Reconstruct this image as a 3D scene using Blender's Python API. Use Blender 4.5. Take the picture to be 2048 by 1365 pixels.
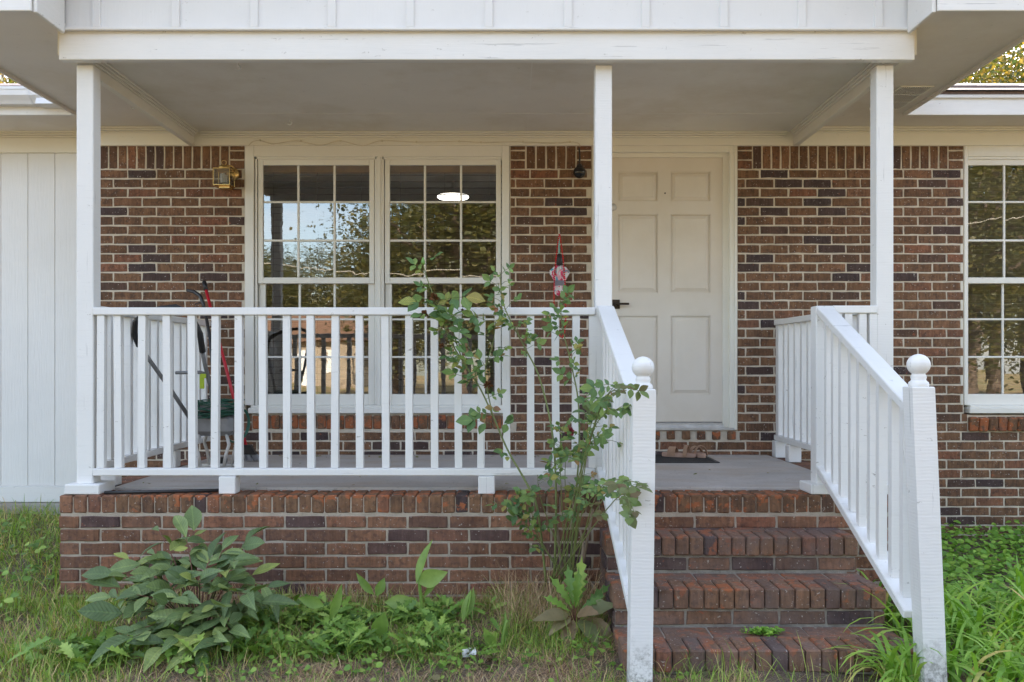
import bpy, math, random
import numpy as np
from mathutils import Vector, Matrix, Euler

R = math.radians
for o in list(bpy.data.objects):
    bpy.data.objects.remove(o, do_unlink=True)
scene = bpy.context.scene
COL = scene.collection

# ------------------------------------------------------------------ camera
CAMZ, FPX, VX, VY = 1.21, 1800.0, 1022.0, 733.0
cam_d = bpy.data.cameras.new('camera')
cam_d.sensor_width = 36.0
cam_d.lens = FPX / 2048 * 36.0
cam_d.shift_x = (1024 - VX) / 2048
cam_d.shift_y = (VY - 682.5) / 2048
cam_d.clip_start = 0.05
cam_d.clip_end = 600
cam = bpy.data.objects.new('camera', cam_d)
cam.location = (0, 0, CAMZ)
cam.rotation_euler = (R(90), 0, 0)
COL.objects.link(cam)
scene.camera = cam

# ------------------------------------------------------------------ sky, sun, exposure
SUN_EL, SUN_AZ = R(30), R(12)
world = bpy.data.worlds.new('World')
scene.world = world
world.use_nodes = True
wn = world.node_tree
wn.nodes.clear()
w_out = wn.nodes.new('ShaderNodeOutputWorld')
w_bg = wn.nodes.new('ShaderNodeBackground')
w_sky = wn.nodes.new('ShaderNodeTexSky')
w_sky.sky_type = 'NISHITA'
w_sky.sun_disc = False
w_sky.sun_elevation = SUN_EL
w_sky.sun_rotation = SUN_AZ
w_sky.air_density = 1.0
w_sky.dust_density = 1.2
w_sky.ozone_density = 1.0
w_bg.inputs['Strength'].default_value = 0.15
# scattered clouds all round the sky
w_tc = wn.nodes.new('ShaderNodeTexCoord')
w_map = wn.nodes.new('ShaderNodeMapping')
w_map.inputs['Scale'].default_value = (1.0, 1.0, 3.2)
w_noise = wn.nodes.new('ShaderNodeTexNoise')
w_noise.inputs['Scale'].default_value = 2.6
w_noise.inputs['Detail'].default_value = 7
w_ramp = wn.nodes.new('ShaderNodeValToRGB')
w_ramp.color_ramp.elements[0].position = 0.47
w_ramp.color_ramp.elements[0].color = (0, 0, 0, 1)
w_ramp.color_ramp.elements[1].position = 0.68
w_ramp.color_ramp.elements[1].color = (0.8, 0.8, 0.8, 1)
w_mix = wn.nodes.new('ShaderNodeMix')
w_mix.data_type = 'RGBA'
wn.links.new(w_tc.outputs['Generated'], w_map.inputs['Vector'])
wn.links.new(w_map.outputs['Vector'], w_noise.inputs['Vector'])
wn.links.new(w_noise.outputs['Fac'], w_ramp.inputs['Fac'])
wn.links.new(w_ramp.outputs['Color'], w_mix.inputs[0])
wn.links.new(w_sky.outputs['Color'], w_mix.inputs[6])
w_mix.inputs[7].default_value = (6.6, 6.5, 6.6, 1)
wn.links.new(w_mix.outputs[2], w_bg.inputs['Color'])
wn.links.new(w_bg.outputs['Background'], w_out.inputs['Surface'])

sun_d = bpy.data.lights.new('sun', 'SUN')
sun_d.energy = 5.0
sun_d.angle = R(0.5)
sun_d.color = (1.0, 0.93, 0.82)
sun = bpy.data.objects.new('sun', sun_d)
sdir = Vector((math.sin(SUN_AZ) * math.cos(SUN_EL), math.cos(SUN_AZ) * math.cos(SUN_EL), math.sin(SUN_EL)))
sun.rotation_euler = (-sdir).to_track_quat('-Z', 'Y').to_euler()
sun.location = (0, 0, 30)
COL.objects.link(sun)

scene.view_settings.view_transform = 'Standard'
scene.view_settings.look = 'None'
scene.view_settings.gamma = 1.0
scene.view_settings.exposure = 1.93
scene.render.engine = 'CYCLES'
scene.cycles.max_bounces = 8
scene.cycles.diffuse_bounces = 4
scene.cycles.caustics_reflective = False
scene.cycles.caustics_refractive = False
scene.cycles.transparent_max_bounces = 16

# ------------------------------------------------------------------ helpers
def X(px, Y): return (px - VX) * Y / FPX
def Z(py, Y): return CAMZ + (VY - py) * Y / FPX

WORG = {}
def _link(o, parent, worg):
    COL.objects.link(o)
    if parent is not None:
        o.parent = parent
        o.location = Vector(worg) - WORG[parent.name]
    else:
        o.location = worg
    WORG[o.name] = Vector(worg)
    return o

def tag(o, label=None, cat=None, group=None, kind=None):
    if label: o['label'] = label
    if cat: o['category'] = cat
    if group: o['group'] = group
    if kind: o['kind'] = kind
    return o

def thing(name, label, cat, loc=(0, 0, 0), group=None):
    o = bpy.data.objects.new(name, None)
    o.empty_display_size = 0.1
    _link(o, None, loc)
    return tag(o, label, cat, group)

class MB:
    def __init__(s):
        s.v = []; s.f = []; s.r = []; s.cur = 0.0
    def face(s, idx):
        s.f.append(idx); s.r.append(s.cur)
    def add(s, verts, faces, M=None):
        b = len(s.v)
        if M is None: s.v.extend([tuple(p) for p in verts])
        else: s.v.extend([tuple(M @ Vector(p)) for p in verts])
        for f in faces: s.face(tuple(i + b for i in f))
        return s
    def box(s, x0, x1, y0, y1, z0, z1, bev=0.0):
        c = Vector(((x0 + x1) / 2, (y0 + y1) / 2, (z0 + z1) / 2))
        return s.obox(c, (1, 0, 0), (0, 1, 0), (0, 0, 1), abs(x1 - x0) / 2, abs(y1 - y0) / 2, abs(z1 - z0) / 2, bev)
    def obox(s, c, ax, ay, az, hx, hy, hz, bev=0.0):
        M = Matrix((ax, ay, az)).transposed().to_4x4()
        M.translation = Vector(c)
        v, f = boxgeo(hx, hy, hz, bev)
        return s.add(v, f, M)
    def bar(s, a, b, w, h, up=(0, 0, 1), bev=0.0, ext=0.0):
        """a square bar from a to b; w across, h along up"""
        a = Vector(a); b = Vector(b); d = (b - a); L = d.length; d.normalize()
        side = d.cross(Vector(up)).normalized(); u = side.cross(d).normalized()
        return s.obox((a + b) / 2, side, d, u, w / 2, L / 2 + ext, h / 2, bev)
    def tube(s, pts, r, n=8, cap=True):
        pts = [Vector(p) for p in pts]
        rs = r if isinstance(r, (list, tuple)) else [r] * len(pts)
        b = len(s.v); prev = None
        for i, p in enumerate(pts):
            if i == 0: d = pts[1] - p
            elif i == len(pts) - 1: d = p - pts[i - 1]
            else: d = pts[i + 1] - pts[i - 1]
            if d.length < 1e-9: d = Vector((0, 0, 1))
            d.normalize()
            ref = prev if prev is not None else (Vector((1, 0, 0)) if abs(d.x) < .9 else Vector((0, 1, 0)))
            u = (ref - d * ref.dot(d))
            if u.length < 1e-6: u = d.orthogonal()
            u.normalize(); w = d.cross(u); prev = u
            for k in range(n):
                a = 2 * math.pi * k / n
                s.v.append(tuple(p + (u * math.cos(a) + w * math.sin(a)) * rs[i]))
        for i in range(len(pts) - 1):
            for k in range(n):
                k2 = (k + 1) % n
                s.face((b + i * n + k, b + i * n + k2, b + (i + 1) * n + k2, b + (i + 1) * n + k))
        if cap:
            s.face(tuple(b + k for k in reversed(range(n))))
            e = b + (len(pts) - 1) * n
            s.face(tuple(e + k for k in range(n)))
        return s
    def lathe(s, prof, c=(0, 0, 0), n=20, M=None):
        b = len(s.v); c = Vector(c)
        for r, z in prof:
            for k in range(n):
                a = 2 * math.pi * k / n
                p = Vector((r * math.cos(a), r * math.sin(a), z))
                if M is not None: p = M @ p
                s.v.append(tuple(c + p))
        for i in range(len(prof) - 1):
            for k in range(n):
                k2 = (k + 1) % n
                s.face((b + i * n + k, b + i * n + k2, b + (i + 1) * n + k2, b + (i + 1) * n + k))
        s.face(tuple(b + k for k in reversed(range(n))))
        e = b + (len(prof) - 1) * n
        s.face(tuple(e + k for k in range(n)))
        return s
    def sphere(s, c, r, n=12, m=8, sq=(1, 1, 1)):
        prof = []
        for i in range(m + 1):
            a = -math.pi / 2 + math.pi * i / m
            prof.append((max(1e-4, r * math.cos(a)), r * math.sin(a)))
        return s.lathe(prof, c, n, Matrix.Diagonal((sq[0], sq[1], sq[2])))
    def prism(s, poly, axis, a0, a1):
        """poly: 2d points; axis 'x': (y,z) extruded over x; 'y': (x,z) over y; 'z': (x,y) over z"""
        def P(p, a):
            if axis == 'x': return (a, p[0], p[1])
            if axis == 'y': return (p[0], a, p[1])
            return (p[0], p[1], a)
        b = len(s.v); n = len(poly)
        for p in poly: s.v.append(P(p, a0))
        for p in poly: s.v.append(P(p, a1))
        for k in range(n):
            k2 = (k + 1) % n
            s.face((b + k, b + k2, b + n + k2, b + n + k))
        s.face(tuple(b + k for k in reversed(range(n))))
        s.face(tuple(b + n + k for k in range(n)))
        return s
    def mesh(s, name, mat, origin, smooth=False, fix=True):
        me = bpy.data.meshes.new(name)
        ox, oy, oz = origin
        me.from_pydata([(a - ox, b - oy, c - oz) for a, b, c in s.v], [], s.f)
        if any(s.r):
            at = me.attributes.new('rnd', 'FLOAT', 'FACE')
            at.data.foreach_set('value', s.r)
        if smooth: me.polygons.foreach_set('use_smooth', [True] * len(me.polygons))
        if mat: me.materials.append(mat)
        if fix:
            import bmesh
            bm = bmesh.new(); bm.from_mesh(me)
            bmesh.ops.recalc_face_normals(bm, faces=bm.faces)
            bm.to_mesh(me); bm.free()
        me.update()
        return me
    def build(s, name, mat, parent=None, smooth=False, label=None, cat=None, group=None, kind=None, origin=None, fix=True):
        if origin is None:
            a = np.array(s.v); lo = a.min(0); hi = a.max(0)
            origin = ((lo[0] + hi[0]) / 2, (lo[1] + hi[1]) / 2, lo[2])
        me = s.mesh(name, mat, origin, smooth, fix)
        o = bpy.data.objects.new(name, me)
        _link(o, parent, origin)
        return tag(o, label, cat, group, kind)

def boxgeo(hx, hy, hz, bev=0.0):
    if bev <= 0:
        v = [(sx * hx, sy * hy, sz * hz) for sx in (-1, 1) for sy in (-1, 1) for sz in (-1, 1)]
        f = [(0, 1, 3, 2), (4, 6, 7, 5), (0, 4, 5, 1), (2, 3, 7, 6), (0, 2, 6, 4), (1, 5, 7, 3)]
        return v, f
    b = min(bev, hx * .49, hy * .49, hz * .49)
    v = []; idx = {}
    for sx in (-1, 1):
        for sy in (-1, 1):
            for sz in (-1, 1):
                for ax in range(3):
                    p = [sx * (hx - b), sy * (hy - b), sz * (hz - b)]
                    p[ax] = (sx * hx, sy * hy, sz * hz)[ax]
                    idx[(sx, sy, sz, ax)] = len(v); v.append(tuple(p))
    f = []
    I = lambda *k: idx[k]
    for s in (-1, 1):
        f.append((I(s, -1, -1, 0), I(s, 1, -1, 0), I(s, 1, 1, 0), I(s, -1, 1, 0)))
        f.append((I(-1, s, -1, 1), I(1, s, -1, 1), I(1, s, 1, 1), I(-1, s, 1, 1)))
        f.append((I(-1, -1, s, 2), I(1, -1, s, 2), I(1, 1, s, 2), I(-1, 1, s, 2)))
    for a in (-1, 1):
        for c in (-1, 1):
            f.append((I(a, c, -1, 0), I(a, c, 1, 0), I(a, c, 1, 1), I(a, c, -1, 1)))
            f.append((I(a, -1, c, 0), I(a, 1, c, 0), I(a, 1, c, 2), I(a, -1, c, 2)))
            f.append((I(-1, a, c, 1), I(1, a, c, 1), I(1, a, c, 2), I(-1, a, c, 2)))
            for e in (-1, 1):
                f.append((I(a, c, e, 0), I(a, c, e, 1), I(a, c, e, 2)))
    return v, f

# ------------------------------------------------------------------ materials
class NT:
    def __init__(s, name):
        s.m = bpy.data.materials.new(name); s.m.use_nodes = True
        s.t = s.m.node_tree; s.bsdf = s.t.nodes['Principled BSDF']
        s.out = s.t.nodes['Material Output']
    def n(s, typ, **kw):
        nd = s.t.nodes.new(typ)
        for k, v in kw.items(): setattr(nd, k, v)
        return nd
    def l(s, a, b): s.t.links.new(a, b)
    def pos(s, scale=(1, 1, 1), obj=False):
        mp = s.n('ShaderNodeMapping'); mp.inputs['Scale'].default_value = scale
        if obj: s.l(s.n('ShaderNodeTexCoord').outputs['Object'], mp.inputs['Vector'])
        else: s.l(s.n('ShaderNodeNewGeometry').outputs['Position'], mp.inputs['Vector'])
        return mp.outputs['Vector']
    def noise(s, scale=5, detail=4, vec=None, rough=.55, dist=0.0):
        nd = s.n('ShaderNodeTexNoise')
        nd.inputs['Scale'].default_value = scale; nd.inputs['Detail'].default_value = detail
        nd.inputs['Roughness'].default_value = rough; nd.inputs['Distortion'].default_value = dist
        s.l(vec if vec is not None else s.pos(), nd.inputs['Vector'])
        return nd.outputs['Fac']
    def ramp(s, fac, stops, interp='LINEAR'):
        nd = s.n('ShaderNodeValToRGB'); cr = nd.color_ramp; cr.interpolation = interp
        while len(cr.elements) < len(stops): cr.elements.new(0.5)
        for e, (p, c) in zip(cr.elements, stops):
            e.position = p
            e.color = (c, c, c, 1) if isinstance(c, (int, float)) else (*c, 1)
        s.l(fac, nd.inputs['Fac'])
        return nd.outputs['Color']
    def mix(s, fac, a, b, mode='MIX'):
        nd = s.n('ShaderNodeMix', data_type='RGBA', blend_type=mode)
        for sock, v in ((nd.inputs[0], fac), (nd.inputs[6], a), (nd.inputs[7], b)):
            if isinstance(v, (int, float)): sock.default_value = v
            elif isinstance(v, tuple): sock.default_value = (*v, 1)
            else: s.l(v, sock)
        return nd.outputs[2]
    def math(s, op, a, b=0.0):
        nd = s.n('ShaderNodeMath', operation=op)
        for sock, v in ((nd.inputs[0], a), (nd.inputs[1], b)):
            if isinstance(v, (int, float)): sock.default_value = v
            else: s.l(v, sock)
        return nd.outputs[0]
    def rnd(s):
        a = s.n('ShaderNodeAttribute'); a.attribute_name = 'rnd'
        return s.math('FRACT', s.math('ADD', a.outputs['Fac'], s.n('ShaderNodeObjectInfo').outputs['Random']))
    def bump(s, h, strength=.3, dist=.01, prev=None):
        nd = s.n('ShaderNodeBump')
        nd.inputs['Strength'].default_value = strength; nd.inputs['Distance'].default_value = dist
        s.l(h, nd.inputs['Height'])
        if prev is not None: s.l(prev, nd.inputs['Normal'])
        return nd.outputs['Normal']
    def done(s, col=None, rough=.6, normal=None, metal=0.0, spec=None):
        b = s.bsdf
        if col is not None:
            if isinstance(col, tuple): b.inputs['Base Color'].default_value = (*col, 1)
            else: s.l(col, b.inputs['Base Color'])
        if isinstance(rough, (int, float)): b.inputs['Roughness'].default_value = rough
        else: s.l(rough, b.inputs['Roughness'])
        b.inputs['Metallic'].default_value = metal
        if spec is not None: b.inputs['Specular IOR Level'].default_value = spec
        if normal is not None: s.l(normal, b.inputs['Normal'])
        return s.m

def m_simple(name, col, rough=.5, metal=0.0, bump=0.0, bscale=80, var=.12):
    t = NT(name)
    c = t.mix(t.ramp(t.noise(18, 4), [(.35, 0.0), (.7, 1.0)]), tuple(x * (1 - var) for x in col), tuple(min(1, x * (1 + var)) for x in col))
    return t.done(c, rough, t.bump(t.noise(bscale, 3), bump, .004) if bump else None, metal)

def m_brick(name, worn=0.0, grime=0.0, tone=None):
    t = NT(name); r = t.rnd()
    base = t.ramp(r, [(0, (.070, .049, .048)), (.11, (.092, .058, .050)), (.17, (.150, .082, .048)), (.45, (.190, .103, .058)),
                      (.72, (.215, .118, .066)), (.90, (.230, .118, .068)), (.96, (.235, .102, .060)), (1, (.16, .090, .056))])
    p = t.pos()
    c = t.mix(1.0, base, t.ramp(t.noise(9, 5, p), [(.3, (.72, .74, .78)), (.7, (1.22, 1.18, 1.12))]), 'MULTIPLY')
    c = t.mix(1.0, c, t.ramp(t.noise(1.0, 3, t.pos((70, 70, 9)), .6), [(.3, .70), (.7, 1.25)]), 'MULTIPLY')
    c = t.mix(t.ramp(t.noise(38, 4, p, .7), [(.51, 0.0), (.64, .7)]), c, (.072, .043, .034))
    if tone: c = t.mix(1.0, c, tone, 'MULTIPLY')
    if worn:
        off = t.n('ShaderNodeVectorMath', operation='ADD')
        t.l(p, off.inputs[0]); cmb = t.n('ShaderNodeCombineXYZ'); t.l(t.math('MULTIPLY', r, 17.0), cmb.inputs[0]); t.l(cmb.outputs[0], off.inputs[1])
        wv = t.noise(13, 5, off.outputs[0], .62)
        sz = t.n('ShaderNodeSeparateXYZ'); t.l(t.n('ShaderNodeTexCoord').outputs['Object'], sz.inputs[0])
        wv = t.math('ADD', wv, t.ramp(sz.outputs[2], [(.020, 0.0), (.046, .085)]))   # arrises chip first
        c = t.mix(t.ramp(wv, [(.635 - .05 * worn, 0.0), (.675 - .05 * worn, .9)]), c, t.mix(t.noise(60, 3, p), (.24, .075, .032), (.50, .165, .065)))
    if grime:
        c = t.mix(t.ramp(t.noise(4.5, 6, p, .65), [(.40, 0.0), (.62, grime)]), c, (.145, .110, .10))
    c = t.mix(t.ramp(t.noise(13, 5, t.pos((1, 1, 1.3)), .7), [(.665, 0.0), (.70, .8)]), c, (.34, .105, .05))
    spk = t.ramp(t.noise(95, 2, p, .4), [(.70, 0.0), (.73, .8)])
    c = t.mix(spk, c, (.55, .50, .45))
    sm = t.ramp(t.noise(26, 5, p, .75), [(.655, 0.0), (.69, .75)])
    c = t.mix(sm, c, (.52, .47, .40))
    n1 = t.bump(t.noise(230, 2, p, .7), .6, .004)
    n2 = t.bump(t.noise(34, 2, p, .6), .6, .008, n1)
    return t.done(c, t.ramp(t.noise(40, 3, p), [(.3, .72), (.7, .95)]), n2, spec=.3)

def m_mortar(name, c0, c1):
    t = NT(name); p = t.pos()
    c = t.mix(t.ramp(t.noise(14, 6, p, .65), [(.3, 0.0), (.7, 1.0)]), c0, c1)
    c = t.mix(t.ramp(t.noise(3.3, 4, p), [(.52, 0.0), (.72, .5)]), c, tuple(x * .72 for x in c0))
    n1 = t.bump(t.noise(160, 4, p, .7), .8, .006)
    return t.done(c, .95, t.bump(t.noise(40, 4, p), .6, .01, n1), spec=.2)

def m_paint(name, col, grain=(7, 7, 85), gs=.22, dirt=.25, chip=.0, rough=.5, mildew=0.0, saw=0.0, stain=0.0, crack=None):
    t = NT(name); p = t.pos(); pg = t.pos(grain)
    c = t.mix(t.ramp(t.noise(2.2, 5, p, .6), [(.3, 0.0), (.75, 1.0)]), col, tuple(x * .93 for x in col))
    c = t.mix(t.ramp(t.noise(.9, 6, pg, .7), [(.56, 0.0), (.8, dirt)]), c, tuple(x * .72 for x in col))
    if stain:
        c = t.mix(t.ramp(t.noise(1.3, 6, p, .62), [(.46, 0.0), (.60, stain), (.66, stain * .3)]), c, tuple(x * k for x, k in zip(col, (.80, .76, .68))))
    if chip:
        c = t.mix(t.ramp(t.noise(16, 5, t.pos((1, 1, 2.2)), .75), [(.655, 0.0), (.68, chip)]), c, (.26, .235, .20))
    if mildew:
        sep = t.n('ShaderNodeSeparateXYZ'); t.l(p, sep.inputs[0])
        hgt = t.ramp(t.math('ADD', sep.outputs[2], t.math('MULTIPLY', t.noise(9, 5, p, .7), .30)), [(.12, mildew), (.30, 0.0)])
        spot = t.ramp(t.noise(42, 5, p, .75), [(.44, 0.0), (.62, 1.0)])
        c = t.mix(t.math('MULTIPLY', hgt, spot), c, (.16, .15, .12))
    if crack:
        ck = t.ramp(t.noise(1.0, 4, t.pos(crack), .65), [(.655, 0.0), (.675, .55)])
        c = t.mix(ck, c, tuple(x * .52 for x in col))
    n1 = t.bump(t.noise(1.0, 5, pg, .6), gs, .006)
    n1 = t.bump(t.noise(14, 4, p), .12, .006, n1)
    if saw:
        w = t.n('ShaderNodeTexWave', bands_direction='Z'); w.inputs['Scale'].default_value = 24; w.inputs['Distortion'].default_value = 3.0
        w.inputs['Detail'].default_value = 2; t.l(p, w.inputs['Vector'])
        n1 = t.bump(w.outputs['Fac'], saw, .006, n1)
    return t.done(c, rough, n1, spec=.35)

def m_leaf(name, stops, trans=.25, rough=.45, vein=False, spots=.25):
    t = NT(name); r = t.rnd()
    c = t.ramp(r, stops)
    c = t.mix(1.0, c, t.ramp(t.noise(20, 3), [(.3, (.80, .84, .8)), (.7, (1.15, 1.12, 1.1))]), 'MULTIPLY')
    if spots: c = t.mix(t.ramp(t.noise(70, 3), [(.66, 0.0), (.74, spots)]), c, (.16, .12, .04))
    n = t.bump(t.noise(55, 2), .25, .004)
    if vein:
        sx = t.n('ShaderNodeSeparateXYZ'); t.l(t.n('ShaderNodeTexCoord').outputs['Object'], sx.inputs[0])
        ax = t.math('ABSOLUTE', sx.outputs[0])
        rib = t.ramp(ax, [(.008, .75), (.022, 0.0)])
        sd_ = t.math('SUBTRACT', sx.outputs[1], t.math('MULTIPLY', ax, .9))
        sv_ = t.math('MULTIPLY', t.math('GREATER_THAN', t.math('SINE', t.math('MULTIPLY', sd_, 62.0)), .86), .28)
        c = t.mix(t.math('MAXIMUM', rib, sv_), c, t.mix(1.0, c, (1.55, 1.5, 1.35), 'MULTIPLY'))
        n = t.bump(t.math('SINE', t.math('MULTIPLY', sd_, 62.0)), .25, .003, n)
    t.done(c, rough, n, spec=.4)
    tr = t.n('ShaderNodeBsdfTranslucent'); t.l(t.mix(1.0, c, (1.5, 1.6, .7), 'MULTIPLY'), tr.inputs['Color'])
    mx = t.n('ShaderNodeMixShader'); mx.inputs[0].default_value = trans
    t.l(t.bsdf.outputs[0], mx.inputs[1]); t.l(tr.outputs[0], mx.inputs[2]); t.l(mx.outputs[0], t.out.inputs['Surface'])
    return t.m

def m_glass(name, refl=.2, wav=.5, tint=(.82, .84, .82)):
    t = NT(name)
    g = t.n('ShaderNodeBsdfGlossy'); g.inputs['Roughness'].default_value = 0.009; g.inputs['Color'].default_value = (.97, .95, .92, 1)
    tp = t.n('ShaderNodeBsdfTransparent'); tp.inputs['Color'].default_value = (*tint, 1)
    oi = t.n('ShaderNodeObjectInfo')
    mp = t.n('ShaderNodeVectorMath', operation='ADD'); t.l(t.pos((2.2, 2.2, 1.3)), mp.inputs[0])
    cb = t.n('ShaderNodeCombineXYZ'); t.l(t.math('MULTIPLY', oi.outputs['Random'], 40.0), cb.inputs[0]); t.l(cb.outputs[0], mp.inputs[1])
    h = t.noise(1.6, 2.0, mp.outputs[0], .45, 1.2)
    n = t.bump(h, wav, .0007)
    h2 = t.noise(3.0, 1.0, t.pos((9, 9, .9)), .4, .6)
    n = t.bump(h2, wav * .5, .00012, n)
    t.l(n, g.inputs['Normal'])
    fr = t.n('ShaderNodeFresnel'); fr.inputs['IOR'].default_value = 1.5
    fac = t.math('ADD', t.math('MULTIPLY', fr.outputs[0], .9), refl)
    mx = t.n('ShaderNodeMixShader'); t.l(fac, mx.inputs[0])
    t.l(tp.outputs[0], mx.inputs[1]); t.l(g.outputs[0], mx.inputs[2]); t.l(mx.outputs[0], t.out.inputs['Surface'])
    return t.m

def m_emit(name, col, st):
    t = NT(name); t.done(col, .4)
    t.bsdf.inputs['Emission Color'].default_value = (*col, 1); t.bsdf.inputs['Emission Strength'].default_value = st
    return t.m

WHITE = (.80, .79, .77)
M = {}
M['brick'] = m_brick('brick')
M['brick_worn'] = m_brick('brick_worn', worn=1.0)
M['brick_front'] = m_brick('brick_front', worn=.0, grime=.2, tone=(1.2, 1.06, 1.06))
M['brick_step'] = m_brick('brick_step', worn=.65, grime=.75, tone=(1.28, 1.30, 1.38))
M['brick_riser'] = m_brick('brick_riser', worn=0, grime=.65, tone=(1.25, 1.25, 1.30))
M['mortar'] = m_mortar('mortar', (.58, .51, .41), (.76, .68, .56))
M['mortar_old'] = m_mortar('mortar_old', (.40, .335, .265), (.56, .48, .39))
M['mortar_step'] = m_mortar('mortar_step', (.25, .22, .19), (.46, .41, .35))
M['white'] = m_paint('white_paint', WHITE, chip=.55, crack=(2.2, 40, 60))
M['white_post'] = m_paint('white_post_paint', WHITE, dirt=.4, chip=.65, saw=.04, gs=.15, crack=(60, 60, 2.2))
M['newel'] = m_paint('newel_paint', WHITE, chip=.5, saw=.06, gs=.2, mildew=.85, dirt=.4, crack=(60, 60, 2.2))
M['rail'] = m_paint('rail_paint', WHITE, grain=(85, 7, 7), gs=.15, dirt=.3, chip=.5, crack=(2.2, 60, 60))
M['trim'] = m_paint('trim_paint', (.82, .79, .70), gs=.10, dirt=.12, chip=.15)
M['sash'] = m_paint('sash_paint', (.82, .80, .74), gs=.05, dirt=.1, chip=.1)
M['ceiling'] = m_paint('ceiling_paint', (.82, .79, .73), grain=(3, 40, 3), gs=.05, dirt=.12, stain=.55, chip=.2)
M['soffit'] = m_paint('soffit_paint', (.80, .75, .69), grain=(60, 3, 3), gs=.12, dirt=.15, stain=.4, chip=.2)
M['siding'] = m_paint('siding_paint', (.80, .79, .77), grain=(75, 75, 6), gs=.5, dirt=.12)
M['gable'] = m_paint('gable_paint', (.78, .78, .78), grain=(80, 80, 5), gs=.16, dirt=.08, chip=.25)
M['door'] = m_paint('door_paint', (.75, .685, .595), grain=(60, 60, 6), gs=.05, dirt=.10, rough=.42, stain=.25)
M['glass'] = m_glass('window_glass', .18, .55)
M['glass_dim'] = m_glass('window_glass_dim', .17, .5)
M['glass_far'] = m_glass('window_glass_plain', .12, .3)
M['brass'] = m_simple('brass', (.62, .43, .17), .30, 1.0)
M['black'] = m_simple('black_plastic', (.022, .022, .024), .4, 0, .2)
M['bronze'] = m_simple('dark_bronze', (.05, .04, .035), .35, .8)
M['red'] = m_simple('red_paint', (.55, .02, .035), .3)
M['grey_metal'] = m_simple('grey_tube', (.23, .23, .235), .42, .3)
M['light_metal'] = m_simple('pale_metal', (.55, .53, .50), .45, .2, .2)
M['hose'] = m_simple('green_cord', (.012, .085, .05), .4)
M['lime'] = m_simple('lime_plastic', (.42, .55, .03), .4)
M['bristle'] = m_simple('bristle', (.33, .33, .35), .8, 0, .3, 300)
M['wood'] = m_simple('honey_wood', (.50, .25, .06), .4, 0, .15)
M['slat'] = m_simple('dark_slat', (.065, .035, .02), .5)
M['slat2'] = m_simple('grey_slat', (.42, .38, .33), .5)
M['inner'] = m_simple('inner_wall', (.42, .39, .35), .85)
M['inner_floor'] = m_simple('inner_floor', (.22, .12, .06), .5)
M['curtain'] = m_simple('inner_fabric', (.35, .28, .2), .9)
M['lamp'] = m_emit('lamp_glow', (1, .96, .9), 3.0)
M['bark'] = m_simple('bark', (.12, .085, .06), .95, 0, .8, 30, .3)
M['cane'] = m_simple('rose_cane', (.16, .19, .055), .5, 0, .2)
M['cane_old'] = m_simple('old_cane', (.26, .20, .14), .8, 0, .5)
M['stem'] = m_simple('plant_stem', (.10, .10, .035), .6)
M['stem_red'] = m_simple('plant_stem_red', (.17, .07, .045), .6)
M['mat'] = m_simple('rubber_mat', (.018, .018, .019), .85, 0, .9, 260)
M['matrim'] = m_simple('mat_rim', (.03, .03, .032), .55)
M['tan'] = m_simple('tan_suede', (.36, .22, .14), .85, 0, .5, 200)
M['tan2'] = m_simple('tan_sole', (.45, .29, .22), .7)
M['cord'] = m_simple('cream_cord', (.66, .60, .47), .6)
M['paper'] = m_simple('paper', (.8, .8, .8), .8)
M['fiber'] = m_simple('cable', (.36, .33, .27), .6)
M['bead'] = m_simple('red_bead', (.60, .015, .02), .15)
M['strap'] = m_simple('teal_strap', (.25, .55, .52), .6)
M['gutter'] = m_paint('gutter_paint', (.80, .80, .80), gs=.02, dirt=.2, rough=.35)
M['bud'] = m_simple('rosebud', (.15, .30, .06), .5)
M['deadflower'] = m_simple('dried_flower', (.16, .065, .02), .9, 0, .8)
M['pinkflower'] = m_simple('wilted_rose', (.42, .05, .09), .7, 0, .5)
M['petiole'] = m_simple('petiole', (.10, .13, .03), .6)

t = NT('concrete'); p = t.pos()
c = t.mix(t.ramp(t.noise(3, 6, p, .65), [(.3, 0.0), (.7, 1.0)]), (.39, .36, .34), (.52, .485, .46))
c = t.mix(t.ramp(t.noise(1.7, 4, t.pos((1, 2.5, 1)), .6), [(.47, 0.0), (.66, .7)]), c, (.42, .34, .27))
c = t.mix(t.ramp(t.noise(60, 3, p), [(.62, 0.0), (.68, .5)]), c, (.22, .205, .195))
M['concrete'] = t.done(c, .8, t.bump(t.noise(120, 4, p), .3, .004))

t = NT('shingle'); p = t.pos()
c = t.mix(t.noise(60, 3, p), (.055, .045, .045), (.15, .125, .12))
c = t.mix(1.0, c, t.ramp(t.rnd(), [(0, (.7, .7, .72)), (1, (1.3, 1.25, 1.2))]), 'MULTIPLY')
M['shingle'] = t.done(t.mix(1.0, c, (1.8, 1.7, 1.75), 'MULTIPLY'), .95, t.bump(t.noise(300, 3, p), .7, .004))

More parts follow.
